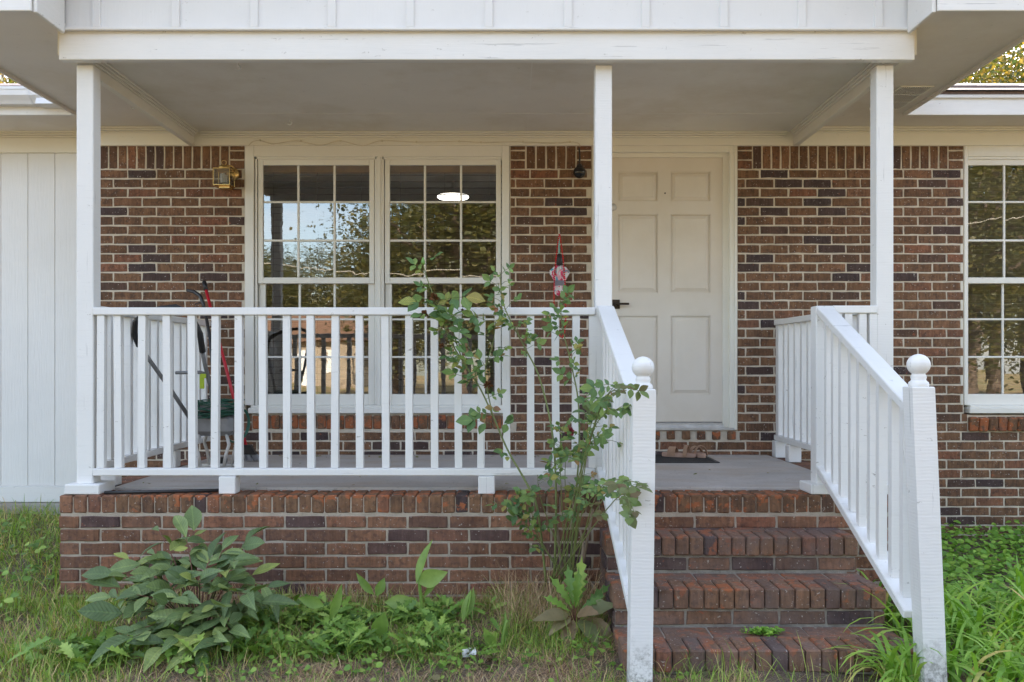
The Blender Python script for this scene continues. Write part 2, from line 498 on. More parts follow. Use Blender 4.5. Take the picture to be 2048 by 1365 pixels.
t = NT('ground'); p = t.pos()
c = t.mix(t.ramp(t.noise(6, 6, p, .7), [(.35, 0.0), (.65, 1.0)]), (.19, .135, .10), (.30, .235, .18))
c = t.mix(t.ramp(t.noise(2.1, 5, p, .6), [(.50, 0.0), (.62, .85)]), c, (.29, .155, .105))
c = t.mix(t.ramp(t.noise(160, 3, t.pos((1, 1, 1)), .7), [(.45, .55), (.6, 0.0)]), c, (.085, .06, .045))
c = t.mix(t.ramp(t.noise(75, 4, t.pos((1, 1.6, 1)), .7), [(.53, 0.0), (.64, .8)]), c, (.42, .35, .26))
far = t.mix(t.ramp(t.noise(.35, 5, p, .6), [(.4, 0.0), (.62, 1.0)]), (.25, .225, .09), (.46, .30, .16))
sep = t.n('ShaderNodeSeparateXYZ'); t.l(p, sep.inputs[0])
c = t.mix(t.ramp(t.math('ADD', t.math('MULTIPLY', sep.outputs[1], -.1), t.math('MULTIPLY', t.noise(.8, 3, p), .3)), [(.10, 0.0), (.5, 1.0)]), c, far)
M['ground'] = t.done(c, .95, t.bump(t.noise(45, 6, p, .75), .9, .03), spec=.15)

t = NT('umbrella_cloth'); vo = t.n('ShaderNodeTexVoronoi'); vo.inputs['Scale'].default_value = 52
t.l(t.pos((1, 1, .8)), vo.inputs['Vector'])
sp = t.n('ShaderNodeSeparateColor'); t.l(vo.outputs['Color'], sp.inputs[0])
M['umbrella'] = t.done(t.ramp(sp.outputs[0], [(0, (.68, .05, .14)), (.24, (.75, .72, .72)), (.45, (.12, .40, .52)), (.58, (.78, .42, .48)), (.74, (.72, .74, .74)), (.9, (.28, .30, .31))], 'CONSTANT'), .6)
M['band'] = m_simple('grey_band', (.22, .21, .25), .7)

GREEN = lambda k=1: [(0, (.030 * k, .062 * k, .022 * k)), (.5, (.050 * k, .095 * k, .032 * k)), (1, (.085 * k, .14 * k, .045 * k))]
M['rose'] = m_leaf('rose_leaf', [(0, (0.092, 0.169, 0.071)), (.45, (0.137, 0.228, 0.082)), (.85, (0.229, 0.308, 0.086)), (.93, (0.322, 0.298, 0.080)), (1, (0.299, 0.130, 0.080))], vein=True)
M['rose_young'] = m_leaf('rose_leaf_young', [(0, (.15, .10, .05)), (.4, (.13, .15, .055)), (1, (.16, .23, .07))])
M['shrub'] = m_leaf('shrub_leaf', [(0, (0.089, 0.137, 0.053)), (.45, (0.145, 0.207, 0.078)), (.85, (0.209, 0.274, 0.097)), (1, (0.284, 0.326, 0.083))], trans=.14, rough=.5, vein=True, spots=.5)
M['weed'] = m_leaf('weed_leaf', [(0, (0.072, 0.142, 0.023)), (.35, (0.139, 0.253, 0.042)), (.7, (0.218, 0.351, 0.058)), (1, (0.330, 0.443, 0.095))], trans=.15, spots=.12)
M['canna'] = m_leaf('canna_leaf', [(0, (0.171, 0.287, 0.057)), (.5, (0.233, 0.359, 0.079)), (1, (0.310, 0.416, 0.108))], trans=.3, spots=.15)
M['dock'] = m_leaf('dock_leaf', [(0, (0.150, 0.165, 0.075)), (.5, (0.225, 0.225, 0.105)), (1, (0.270, 0.180, 0.112))], spots=.5)
M['clover'] = m_leaf('cover_leaf', [(0, (0.111, 0.242, 0.036)), (.5, (0.210, 0.406, 0.054)), (1, (0.347, 0.548, 0.090))], spots=.1)
M['lily'] = m_leaf('strap_leaf', [(0, (0.183, 0.347, 0.051)), (.5, (0.286, 0.474, 0.076)), (.93, (0.409, 0.566, 0.119)), (1, (0.653, 0.457, 0.186))], trans=.3, spots=.1)
M['grass'] = m_leaf('grass_blade', [(0, (0.174, 0.297, 0.043)), (.45, (0.267, 0.398, 0.068)), (.75, (0.389, 0.483, 0.101)), (.86, (0.571, 0.446, 0.186)), (1, (0.735, 0.520, 0.270))], trans=.25, spots=0)
M['straw'] = m_leaf('straw_blade', [(0, (0.314, 0.192, 0.116)), (.5, (0.573, 0.374, 0.229)), (.8, (0.738, 0.516, 0.327)), (1, (0.277, 0.299, 0.098))], trans=.1, spots=0, rough=.8)
M['treeleaf'] = m_leaf('tree_leaf', [(0, (.045, .055, .014)), (.5, (.085, .085, .02)), (1, (.16, .13, .035))], trans=.3, spots=0)
M['goldleaf'] = m_leaf('gold_tree_leaf', [(0, (0.045, 0.068, 0.013)), (.4, (0.099, 0.099, 0.020)), (.75, (0.216, 0.144, 0.032)), (1, (0.306, 0.189, 0.054))], trans=.32, spots=0)

# ------------------------------------------------------------------ constants of the place (metres)
YW, YP, YS = 6.67, 4.675, 6.80          # brick face, porch face, siding face
FLOOR = 0.555                            # porch slab
SOF = 2.975                              # soffit underside
CEIL = 2.94                              # porch ceiling underside
CH = 18.75 * YW / FPX                    # course height
BL = 57.5 * YW / FPX                     # brick + joint
JT = .0115                               # mortar joint
rng = random.Random(7)

# ------------------------------------------------------------------ ground
def gz(x, y):
    z = 0.0
    if y < 4.7: z -= .075 * min(1, max(0, (4.7 - y) / 1.1))
    if x > 1.9: z -= .06 * min(1, (x - 1.9) / .6)
    if x < -2.4 and y > 4.6: z += .10 * min(1, (y - 4.6) / 1.8) * min(1, (-2.4 - x) / .4)
    near = max(0, 1 - math.hypot(x, y - 4.3) / 9)
    return z + near * (.012 * math.sin(3.1 * x + 1.3 * y) + .010 * math.sin(7.3 * x - 5.1 * y) + .006 * math.sin(17 * x + 13 * y))

def axis_vals(lo, hi, a, b, fine):
    far = [1, 2.5, 5, 9, 15, 25, 40, 70]
    v = [a - d for d in reversed(far) if a - d > lo] + list(np.arange(a, b, fine)) + [b + d for d in far if b + d < hi]
    return [lo] + v + [hi]
gx = axis_vals(-260, 260, -4.6, 4.6, .09); gy = axis_vals(-300, 220, 2.6, 7.0, .09)
g = MB(); nx = len(gx)
for y in gy:
    for x in gx: g.v.append((x, y, gz(x, y)))
for j in range(len(gy) - 1):
    for i in range(nx - 1):
        g.face((j * nx + i, j * nx + i + 1, (j + 1) * nx + i + 1, (j + 1) * nx + i))
g.build('ground', M['ground'], smooth=True, kind='structure', origin=(0, 0, 0), fix=False)

# ------------------------------------------------------------------ bricks
def brick_mesh_data(r, L=BL - JT, H=CH - JT, D=.05, ch=.0035):
    """front face looks to -y, origin at centre of the front face"""
    j = lambda a=.0016: r.uniform(-a, a)
    hx, hz = L / 2, H / 2
    out = [(-1, -1), (-.36, -1), (.30, -1), (1, -1), (1, .1), (1, 1), (.36, 1), (-.30, 1), (-1, 1), (-1, -.1)]
    n = len(out); v = []
    jit = [(j(.0022), j(.0022)) for _ in range(n)]
    for (sx, sz), (jx, jz) in zip(out, jit): v.append((sx * hx + jx, D, sz * hz + jz))
    for (sx, sz), (jx, jz) in zip(out, jit): v.append((sx * hx + jx, ch, sz * hz + jz))
    for (sx, sz), (jx, jz) in zip(out, jit):
        v.append((sx * hx - math.copysign(ch, sx) * (abs(sx) == 1) + jx, j(.001), sz * hz - math.copysign(ch, sz) * (abs(sz) == 1) + jz))
    f = [tuple(2 * n + k for k in range(n))]
    for k in range(n):
        k2 = (k + 1) % n
        f.append((n + k, n + k2, 2 * n + k2, 2 * n + k)); f.append((k, k2, n + k2, n + k))
    return v, f

def mesh_from(name, v, f, mat, smooth=False):
    me = bpy.data.meshes.new(name); me.from_pydata(v, [], f); me.materials.append(mat)
    if smooth: me.polygons.foreach_set('use_smooth', [True] * len(f))
    me.update(); return me

STR = [brick_mesh_data(rng) for _ in range(7)]
SOL = [brick_mesh_data(rng, L=CH - JT, H=BL - JT) for _ in range(4)]
ROW = []
for _ in range(6):
    v, f = boxgeo((CH - JT) / 2, .0975, .046, .006)
    ROW.append(([(a + rng.uniform(-.0015, .0015), b + rng.uniform(-.001, .001), c + rng.uniform(-.0015, .0015)) for a, b, c in v], f))

class BrickSet:
    """lists brick placements, then links the ones that show largest as pieces and joins the rest"""
    def __init__(s, parent, mat, limit=300, joined='brick_field'):
        s.parent, s.mat, s.limit, s.joined = parent, mat, limit, joined
        s.items = []
    def put(s, lib, k, M4, score, mat=None):
        s.items.append((score, lib, k, M4, mat or s.mat))
    def finish(s):
        s.items.sort(key=lambda a: -a[0])
        cache = {}; base = WORG[s.parent.name]; rest = {}
        for i, (sc, lib, k, M4, mat) in enumerate(s.items):
            v, f = lib[k % len(lib)]
            if i < s.limit:
                key = (id(lib), k % len(lib), mat.name)
                if key not in cache: cache[key] = mesh_from('brick', v, f, mat)
                o = bpy.data.objects.new('brick', cache[key])
                COL.objects.link(o); o.parent = s.parent
                L = M4.copy(); L.translation = M4.translation - base
                o.matrix_local = L
            else:
                mb = rest.setdefault(mat.name, (MB(), mat))[0]
                mb.cur = rng.random() * .98 + .01
                mb.add(v, f, M4)
        for mb, mat in rest.values():
            mb.build(s.joined, mat, s.parent, kind='stuff')

def T(x, y, z, rz=0, sx=1, sy=1, sz=1):
    return Matrix.Translation((x, y, z)) @ Matrix.Rotation(rz, 4, 'Z') @ Matrix.Diagonal((sx, sy, sz, 1))

# ------------------------------------------------------------------ house
house = thing('brick_house', 'brown brick house with white trim, double window and six-panel door behind the porch', 'house', (0, YW, 0))
WL, WR = -3.19, 6.6
ZT = Z(339, YW)                          # bottom of soldier course
ZTOP = 2.90
# openings in the wall: (x0, x1, z0, z1)
w1 = (X(490, YW), X(1020, YW), Z(828, YW), 3.2)
s1 = (X(505, YW), X(1022, YW), Z(857, YW), Z(828, YW))
dr = (X(1184, YW), X(1474, YW), Z(861, YW), 3.2)
ds = (X(1175, YW), X(1478, YW), Z(881, YW), Z(861, YW))
w2 = (X(1928, YW), X(2190, YW), Z(830, YW), 3.2)
s2 = (X(1936, YW), X(2184, YW), Z(861, YW), Z(830, YW))
# wall body is the mortar, recessed behind the brick faces
wm = MB(); ym0, ym1 = YW + .0045, YW + .10
zb = -.3
def wb(x0, x1, z0, z1): wm.box(x0, x1, ym0, ym1, z0, z1)
wb(WL, w1[0], zb, 3.0); wb(w1[0], w1[1], zb, w1[2]); wb(w1[1], dr[0], zb, 3.0)
wb(dr[0], dr[1], zb, dr[2]); wb(dr[1], w2[0], zb, 3.0); wb(w2[0], w2[1], zb, w2[2]); wb(w2[1], WR, zb, 3.0)
wall = wm.build('wall', M['mortar'], house, origin=(0, YW, 0))

bs = BrickSet(wall, M['brick'], 300)
def inside_any(x0, x1, z, ops): return [(o[0], o[1]) for o in ops if o[2] < z < o[3] and o[0] < x1 and o[1] > x0]
def seg_cut(x0, x1, cuts, gap=.006):
    segs = [(x0, x1)]
    for a, b in cuts:
        new = []
        for p, q in segs:
            if b <= p or a >= q: new.append((p, q)); continue
            if a - gap - p > .025: new.append((p, a - gap))
            if q - (b + gap) > .025: new.append((b + gap, q))
        segs = new
    return segs
def vis_score(x, z, L):
    px = VX + x * FPX / YW; py = VY - (z - CAMZ) * FPX / YW
    if px > 2070 or py > 1090 or px < 195: return .001 * L
    if -2.35 < x < 2.09 and z < FLOOR: return .001 * L
    sc = L
    if px < 1194 and 612 < py < 952: sc *= .45
    if 1740 < px < 1787 or 1190 < px < 1226: sc *= .2
    if px > 1545 and py > 640 and px < 1885: sc *= .35
    if 1226 < px < 1315 and py > 640: sc *= .3
    return sc
ops = [w1, s1, dr, ds, w2, s2]
xoff = X(255, YW)
nC = int((ZT + .2) / CH) + 1
for k in range(nC):
    zc = ZT - (k + .5) * CH
    x = xoff - (.5 * BL if k % 2 else 0) - 6 * BL
    while x < WR:
        a = max(x + JT / 2, WL); b = min(x + BL - JT / 2, WR)
        if b - a > .03:
            for (p, q) in seg_cut(a, b, inside_any(a, b, zc, ops)):
                L = q - p
                bs.put(STR, rng.randrange(7), T((p + q) / 2, YW + rng.uniform(-.0022, .0022), zc + rng.uniform(-.0012, .0012), 0, L / (BL - JT)), vis_score((p + q) / 2, zc, L))
        x += BL
# soldier course along the top, with short stacked bricks next to the openings
for (sa, sb_) in ((WL, w1[0] - .117), (w1[1] + .117, dr[0] - .117), (dr[1] + .117, w2[0] - .117), (w2[1] + .117, WR)):
    ns = round((sb_ - sa) / CH); st = (sb_ - sa) / ns
    for i in range(ns):
        xc = sa + (i + .5) * st
        bs.put(SOL, rng.randrange(4), T(xc, YW + rng.uniform(-.002, .002), ZT + BL / 2, 0, st / CH), vis_score(xc, 2.72, .16))
for o in (w1, dr, w2):
    for sgn, edge in ((-1, o[0]), (1, o[1])):
        for k in range(3):
            L = .105
            xc = edge + sgn * (L / 2 + .006)
            bs.put(STR, rng.randrange(7), T(xc, YW + rng.uniform(-.002, .002), ZT + (k + .5) * CH, 0, L / (BL - JT)), vis_score(xc, 2.72, L) * (1.0 if sgn else 1))
# rowlock sills: under the double window (flush), door (headers) and right window (sloping, proud)
def rowlock_run(bset, x0, x1, yc, zc, mat, step=CH, tilt=0.0, sy=1.0, sz=1.0, score=.08, rz=0):
    n = max(1, round((x1 - x0) / step)); st = (x1 - x0) / n
    for i in range(n):
        M4 = Matrix.Translation((x0 + (i + .5) * st, yc + rng.uniform(-.002, .002), zc + rng.uniform(-.0015, .0015))) @ Matrix.Rotation(tilt, 4, 'X') @ Matrix.Diagonal((st / step * (1.085 if step < .1 else 1.0), sy, sz, 1))
        bset.put(ROW, rng.randrange(6), M4, score, mat)
rowlock_run(bs, s1[0], s1[1], YW + .085, (s1[2] + s1[3]) / 2, M['brick_worn'], tilt=R(5), sz=1.08, score=.05)
rowlock_run(bs, ds[0], ds[1], YW + .085, (ds[2] + ds[3]) / 2, M['brick_worn'], step=.108, sz=.66, score=.09)
rowlock_run(bs, s2[0], s2[1], YW + .065, (s2[2] + s2[3]) / 2, M['brick_worn'], tilt=R(9), sz=1.1, score=.09)
bs.finish()

# siding wing on the left
sd = thing('siding_wall', 'white vertical grooved siding wall of the left wing beside the brick', 'wall', (-5.5, YS, 0))
zs0, zs1 = Z(972, YS), Z(300, YS)
xs = X(110, YS); xr = WL
edges = [xr]
while xs > -8.2: edges.append(xs); xs -= 54 * YS / FPX
for a, b in zip(edges[1:], edges[:-1]):
    MB().box(a + .003, b - .003, YS, YS + .015, zs0, zs1, .002).build('siding_board', M['siding'], sd)
MB().box(-8.2, xr, YS + .006, YS + .12, -.1, 3.0).build('backing', M['siding'], sd)
MB().box(-8.2, xr - .002, YS - .018, YS + .004, Z(1004, YS), zs0 - .004, .003).build('base_trim', M['white'], sd)
MB().box(-8.2, xr, YS - .03, YS + .10, -.2, Z(1006, YS)).build('slab_edge', M['concrete'], sd)
MB().box(-8.2, xr - .002, YS - .02, YS + .002, Z(307, YS), Z(277, YS), .003).build('frieze_board', M['trim'], sd)
mb = MB()
for i, (a, b) in enumerate(((277, 273), (273, 269), (269, 264))): mb.box(-8.2, xr - .003, YS - .025 - .012 * i, YS, Z(a, YS) + .001, Z(b, YS), .003)
mb.build('crown_moulding', M['trim'], sd)

# frieze and mouldings over the brick
fr = MB(); fr.box(WL, WR, YW - .022, YW + .005, Z(293, YW), Z(265, YW) , .003)
fr.build('frieze_board', M['trim'], house)
def moulding(x0, x1, ztop, parent):
    mb = MB()
    for i in range(3): mb.box(x0, x1, YW - .036 - .012 * i, YW - .020, ztop - .014 * (3 - i), ztop - .014 * (2 - i) - .001, .003)
    mb.build('crown_moulding', M['trim'], parent)
moulding(-2.29, 2.03, CEIL, house)
up = MB(); up.box(WL, -2.37, YW - .0225, YW + .005, Z(265, YW) + .001, SOF, .002); up.box(2.115, WR, YW - .0225, YW + .005, Z(265, YW) + .001, SOF, .002)
up.build('upper_frieze', M['trim'], house)
moulding(WL, -2.37, SOF, house); moulding(2.115, WR, SOF, house)

# inside, back and side walls, so that the rooms behind the glass are dark
inn = MB()
inn.box(-8.2, WR, 6.93, 13.9, .30, .50)           # floor slab
inn.build('room_floor', M['inner_floor'], house)
inn = MB()
inn.box(-8.2, WR, 6.78, 13.9, 2.99, 3.03)         # ceilings
inn.box(-8.2, WR, 10.6, 10.7, .50, 2.99)
inn.box(.25, .35, 6.92, 10.6, .50, 2.99); inn.box(2.35, 2.45, 6.92, 10.6, .50, 2.99); inn.box(-3.4, -3.3, 6.92, 10.6, .5, 2.99)
inn.box(WL, w1[0], 6.90, 6.92, .5, 2.99); inn.box(w1[0], w1[1], 6.90, 6.92, .5, w1[2]); inn.box(w1[1], dr[0], 6.90, 6.92, .5, 2.99)
inn.box(dr[1], w2[0], 6.90, 6.92, .5, 2.99); inn.box(w2[0], w2[1], 6.90, 6.92, .5, w2[2]); inn.box(w2[1], WR, 6.90, 6.92, .5, 2.99)
inn.build('room_wall', M['inner'], house)
ow = MB(); ow.box(-8.3, -8.2, YS, 14, -.3, 3.0); ow.box(WR, WR + .1, YW, 14, -.3, 3.0); ow.box(-8.2, WR, 13.9, 14, -.3, 3.0)
ow.build('outer_wall', M['siding'], house)

# main roof
EY, EZ, RY, RZ = 6.25, Z(180, 6.25), 10.25, Z(165, 10.25)
SL = (RZ - EZ) / (RY - EY)
rf = MB()
rf.prism([(EY, EZ - .06), (RY, RZ - .06), (14.5, EZ - .12), (14.5, EZ - .02), (RY, RZ - .012), (EY, EZ - .012)], 'x', -8.9, 7.2)
roof = rf.build('roof', M['shingle'], house, origin=(0, 8, 3))
ge = MB()
for x in (-8.25, 6.62): ge.prism([(6.7, 3.0), (14, 3.0), (RY, RZ - .08)], 'x', x - .05, x + .05)
ge.build('gable_end', M['siding'], house)
# the lowest courses of shingles show along the eaves: single tabs
tab_v, tab_f = boxgeo(.152, .16, .005, .002)
tab = mesh_from('shingle', tab_v, tab_f, M['shingle'])
ang = math.atan(SL)
for (xa, xb) in ((2.5, 5.2), (-4.6, -2.9)):
    for row in range(4):
        x = xa + (row % 2) * .153
        while x < xb:
            o = bpy.data.objects.new('shingle', tab); COL.objects.link(o); o.parent = roof
            d = .12 + row * .145
            o.location = Vector((x, EY - .03 + d * math.cos(ang), EZ + .004 + d * math.sin(ang) + rng.uniform(0, .004))) - WORG[roof.name]
            o.rotation_euler = (ang - .02, 0, rng.uniform(-.006, .006))
            x += .307
# main eave: soffit, fascia right, gutter left
so = MB(); so.box(-8.9, 7.2, EY + .02, YS + .02, SOF, SOF + .012)
so.build('eave_soffit', M['soffit'], house)
f2 = MB(); f2.box(2.745, 7.2, EY - .002, EY + .019, SOF - .02, Z(192, EY), .003); f2.box(2.745, 7.2, EY - .022, EY + .019, Z(191, EY), EZ - .062, .003)
f2.build('fascia', M['white'], house)
f3 = MB(); f3.box(-8.9, -3.035, EY - .002, EY + .019, SOF - .02, EZ - .062, .003)
f3.build('fascia', M['white'], house)
gt = thing('rain_gutter', 'white metal gutter with a dented end along the left eave', 'gutter', (-4, 6.2, 3.0))
gz0, gz1 = Z(206, 6.15), Z(175, 6.15)
prof = [(EY - .004, gz0), (EY - .07, gz0), (EY - .085, gz0 + .02), (EY - .115, gz0 + .05), (EY - .12, gz1 - .02), (EY - .125, gz1 - .018), (EY - .125, gz1), (EY - .110, gz1),
        (EY - .108, gz1 - .03), (EY - .105, gz0 + .055), (EY - .075, gz0 + .015), (EY - .012, gz0 + .01), (EY - .012, gz1), (EY - .004, gz1)]
MB().prism(prof, 'x', -8.9, X(92, 6.15)).build('trough', M['gutter'], gt)
MB().prism([(a - .003 if a < EY - .05 else a, b + (-.003 if b < gz0 + .03 else 0)) for a, b in prof[:7]] + [(EY - .004, gz1)], 'x', X(50, 6.15), X(60, 6.15)).build('joint_strap', M['gutter'], gt)
MB().prism([(EY - .004, gz0 - .012), (EY - .125, gz0 - .012), (EY - .11, gz0 + .03), (EY - .004, gz0 + .04)], 'x', X(74, 6.15), X(128, 6.15)).build('end_piece', M['gutter'], gt)

# ------------------------------------------------------------------ windows
def window(name, px0, px1, top, label, units, sill_px, cas, gmat='glass'):
    """casing, two sashes per unit, muntins and single panes"""
    w = MB()
    ya, yb = YW - .006, YW + .075
    w.box(X(px0, YW), X(px0 + cas, YW), ya, yb, Z(811, YW), 2.93, .004)
    w.box(X(px1 - cas + 2, YW), X(px1 - 1, YW), ya, yb, Z(811, YW), 2.93, .004)
    w.box(X(px0 + cas, YW) - .001, X(px1 - cas + 2, YW) + .001, ya + .003, yb, Z(314, YW), 2.93, .004)
    win = w.build(name, M['sash'], house, label=label)
    s = MB(); s.box(X(px0 + 8, YW), X(px1 - 6, YW), YW - .026, yb, Z(827, YW), Z(816, YW), .004)
    s.box(X(px0 + 12, YW), X(px1 - 10, YW), YW - .006, yb, Z(816, YW), Z(811, YW), .002)
    s.build('window_sill', M['sash'], win)
    # stop beads
    for (u0, u1) in units:
        bd = MB()
        for xx in (u0 - 5, u1 + 1.5): bd.box(X(xx, YW), X(xx + 3.5, YW), YW + .004, YW + .05, Z(811, YW), Z(318, YW), .002)
        bd.box(X(u0 - 2, YW), X(u1 + 2, YW), YW + .0045, YW + .05, Z(318.5, YW), Z(314, YW) , .002)
        bd.build('stop_bead', M['sash'], win)
    for i in range(len(units) - 1):
        a, b = units[i][1] + 5, units[i + 1][0] - 5
        m = MB(); m.box(X(a, YW), X(b, YW), YW - .001, yb, Z(811, YW) , Z(313, YW), .004)
        m.box(X(a + 3, YW), X(b - 3, YW), YW - .008, YW, Z(811, YW), Z(313, YW), .003)
        m.build('mullion', M['sash'], win)
    for (u0, u1) in units:
        for sash, (yt, ybm, rows, yf, inset) in (('upper_sash', (318, 567, [330, 401.5, 405.5, 478.5, 483, 555], YW + .014, 10)),
                                                 ('lower_sash', (562, 811, [567, 636.5, 640.5, 712.5, 716.5, 789], YW + .040, 13))):
            sc = yf / YW
            g0, g1 = u0 + inset, u1 - inset
            sm = MB()
            sm.box(X(u0, YW), X(g0, YW), yf, yf + .03, Z(ybm, YW), Z(yt, YW), .003)
            sm.box(X(g1, YW), X(u1, YW), yf, yf + .03, Z(ybm, YW), Z(yt, YW), .003)
            sm.box(X(g0, YW), X(g1, YW), yf + .001, yf + .03, Z(rows[0], YW), Z(yt, YW), .003)
            sm.box(X(g0, YW), X(g1, YW), yf + .001, yf + .03, Z(ybm, YW), Z(rows[5], YW), .003)
            sh = sm.build(sash, M['sash'], win)
            cw = (g1 - g0 - 9) / 3
            cols = [(g0 + i * (cw + 4.5), g0 + i * (cw + 4.5) + cw) for i in range(3)]
            for i in range(2):
                MB().box(X(cols[i][1], YW), X(cols[i + 1][0], YW), yf + .006, yf + .024, Z(rows[5], YW), Z(rows[0], YW), .004).build('muntin', M['sash'], win)
            for i in (1, 3):
                MB().box(X(g0, YW), X(g1, YW), yf + .007, yf + .023, Z(rows[i + 1], YW), Z(rows[i], YW), .004).build('muntin', M['sash'], win)
            for (c0, c1) in cols:
                for i in (0, 2, 4):
                    hx = (X(c1, YW) - X(c0, YW)) / 2 + .002; hz = (Z(rows[i], YW) - Z(rows[i + 1], YW)) / 2 + .002
                    v = [(-hx, 0, -hz), (hx, 0, -hz), (hx, 0, hz), (-hx, 0, hz)]
                    o = bpy.data.objects.new('pane', mesh_from('pane', v, [(0, 1, 2, 3)], M[gmat]))
                    _link(o, win, ((X(c0, YW) + X(c1, YW)) / 2, yf + .015, (Z(rows[i], YW) + Z(rows[i + 1], YW)) / 2))
                    o.rotation_euler = (rng.uniform(-.0035, .0035), 0, rng.uniform(-.0035, .0035))
    return win
window('double_window', 490, 1020, 297, 'double sash window with white muntins left of the door', [(515, 748), (769, 1002)], 828, 18)
window('single_window', 1928, 2192, 297, 'sash window with closed dark blinds at the right edge', [(1938 - 10, 2160 + 12)], 831, 8, 'glass_dim')

# ------------------------------------------------------------------ door
YD = YW + .045
d = MB()
jx0, jx1 = X(1209, YD), X(1447, YD)
def dz(py): return Z(py, YD)
xl = [X(1209, YD), X(1236, YD), X(1316, YD), X(1341.5, YD), X(1421, YD), X(1447, YD)]
zr = [dz(844), dz(790), dz(632), dz(586), dz(429), dz(403), dz(344), dz(314)]
for a, b in ((0, 1), (2, 3), (4, 5)): d.box(xl[a], xl[b], YD, YD + .04, zr[0], zr[7])
for a, b in ((0, 1), (2, 3), (4, 5), (6, 7)):
    for c0, c1 in ((1, 2), (3, 4)): d.box(xl[c0], xl[c1], YD, YD + .04, zr[a], zr[b])
d.box(xl[0], xl[5], YD + .018, YD + .038, zr[0], zr[7])
door = d.build('door', M['door'], house, label='cream six-panel entry door')
for c0, c1 in ((1, 2), (3, 4)):
    for a, b in ((1, 2), (3, 4), (5, 6)):
        pm = MB(); e = .030
        x0, x1, z0, z1 = xl[c0], xl[c1], zr[a], zr[b]
        # sloping field: a frustum between recess and raised panel
        vs = []
        for ins, yy in ((.004, YD + .017), (e, YD + .006), (e + .004, YD + .003)):
            vs += [(x0 + ins, yy, z0 + ins), (x1 - ins, yy, z0 + ins), (x1 - ins, yy, z1 - ins), (x0 + ins, yy, z1 - ins)]
        fs = [(8, 9, 10, 11)]
        for L0 in (0, 4):
            for k in range(4): fs.append((L0 + k, L0 + (k + 1) % 4, L0 + 4 + (k + 1) % 4, L0 + 4 + k))
        pm.add(vs, fs).build('door_panel', M['door'], door)
        # bead round the recess
        bd = MB()
        bd.box(x0, x0 + .007, YD + .004, YD + .017, z0, z1, .002); bd.box(x1 - .007, x1, YD + .004, YD + .017, z0, z1, .002)
        bd.box(x0 + .007, x1 - .007, YD + .004, YD + .017, z0, z0 + .007, .002); bd.box(x0 + .007, x1 - .007, YD + .004, YD + .017, z1 - .007, z1, .002)
        bd.build('panel_bead', M['door'], door)
h = MB(); hx, hz = X(1232, YD), Z(609, YD)
h.box(hx - .028, hx + .028, YD - .008, YD, hz - .034, hz + .034, .003)
h.tube([(hx, YD - .006, hz), (hx, YD - .045, hz)], .011, 10)
h.box(hx - .012, hx + .092, YD - .055, YD - .038, hz - .008, hz + .008, .003)
h.build('handle', M['bronze'], door)
h = MB(); hz = Z(415, YD); hx = X(1226, YD)
h.lathe([(.022, 0), (.028, .004), (.026, .010), (.014, .016)], (hx, YD, hz), 16, Matrix.Rotation(R(90), 3, 'X'))
h.build('deadbolt', M['light_metal'], door, smooth=True)
for py in (352, 580, 800):
    hg = MB(); hg.tube([(X(1448.2, YD), YD - .004, Z(py, YD) - .045), (X(1448.2, YD), YD - .004, Z(py, YD) + .045)], .006, 8); hg.build('hinge', M['light_metal'], door)
h = MB(); h.lathe([(.006, 0), (.006, .004)], (X(1330, YD), YD, Z(387, YD)), 10, Matrix.Rotation(R(90), 3, 'X')); h.build('peephole', M['bronze'], door)
fm = MB()
fm.box(X(1447, YW) + .002, X(1460, YW), YW + .03, YW + .14, Z(858, YW), 2.93, .003)
fm.box(X(1459, YW), X(1472, YW), YW - .008, YW + .09, Z(860, YW), 2.93, .004)
fm.box(X(1468, YW), X(1473.5, YW), YW - .018, YW + .02, Z(860, YW), 2.93, .004)
fm.box(X(1196, YW), X(1209, YW) - .002, YW + .03, YW + .14, Z(858, YW), 2.93, .003)
fm.box(X(1184, YW), X(1197, YW), YW - .008, YW + .09, Z(860, YW), 2.93, .004)
fm.box(X(1209, YW) - .003, X(1447, YW) + .003, YW + .031, YW + .14, Z(313, YW), 2.93, .003)
fm.box(X(1197, YW), X(1459, YW), YW - .0075, YW + .085, Z(305, YW), 2.93, .004)
fm.build('door_frame', M['trim'], house)
th = MB(); th.box(X(1190, YW), X(1471, YW), YW - .012, YW + .14, Z(861, YW), Z(856, YW), .003)
th.prism([(YW + .004, Z(856, YW) + .001), (YW + .14, Z(856, YW) + .001), (YW + .14, Z(846, YW)), (YW + .05, Z(846, YW)), (YW + .012, Z(851, YW))], 'x', X(1208, YW), X(1448, YW))
th.build('threshold', M['light_metal'], house)

# blinds, ceiling lamp and a table inside
def blind(label, x0, x1, ytop, pitch, n, mat, tilt, yb, val=True):
    b = thing('window_blind', label, 'blind', ((x0 + x1) / 2, yb, ytop))
    if val: MB().box(x0, x1, yb - .035, yb + .03, ytop - .045, ytop + .01, .004).build('valance', M['wood'], b)
    sv, sf = boxgeo((x1 - x0) / 2 - .006, .024, .0016)
    me = mesh_from('slat', sv, sf, mat)
    for i in range(n):
        o = bpy.data.objects.new('slat', me)
        _link(o, b, ((x0 + x1) / 2, yb, ytop - .06 - i * pitch)); o.rotation_euler = (tilt + rng.uniform(-.02, .02), 0, 0)
    for k in (.12, .5, .88):
        xx = x0 + (x1 - x0) * k
        MB().tube([(xx, yb - .027, ytop), (xx, yb - .027, ytop - .06 - n * pitch)], .0018, 5).build('ladder_cord', mat, b)
    return b
zt = Z(335, 6.83)
blind('wood slat blind inside the left half of the double window', X(520, 6.83), X(752, 6.83), zt, .0485, 36, M['slat'], R(4), 6.84)
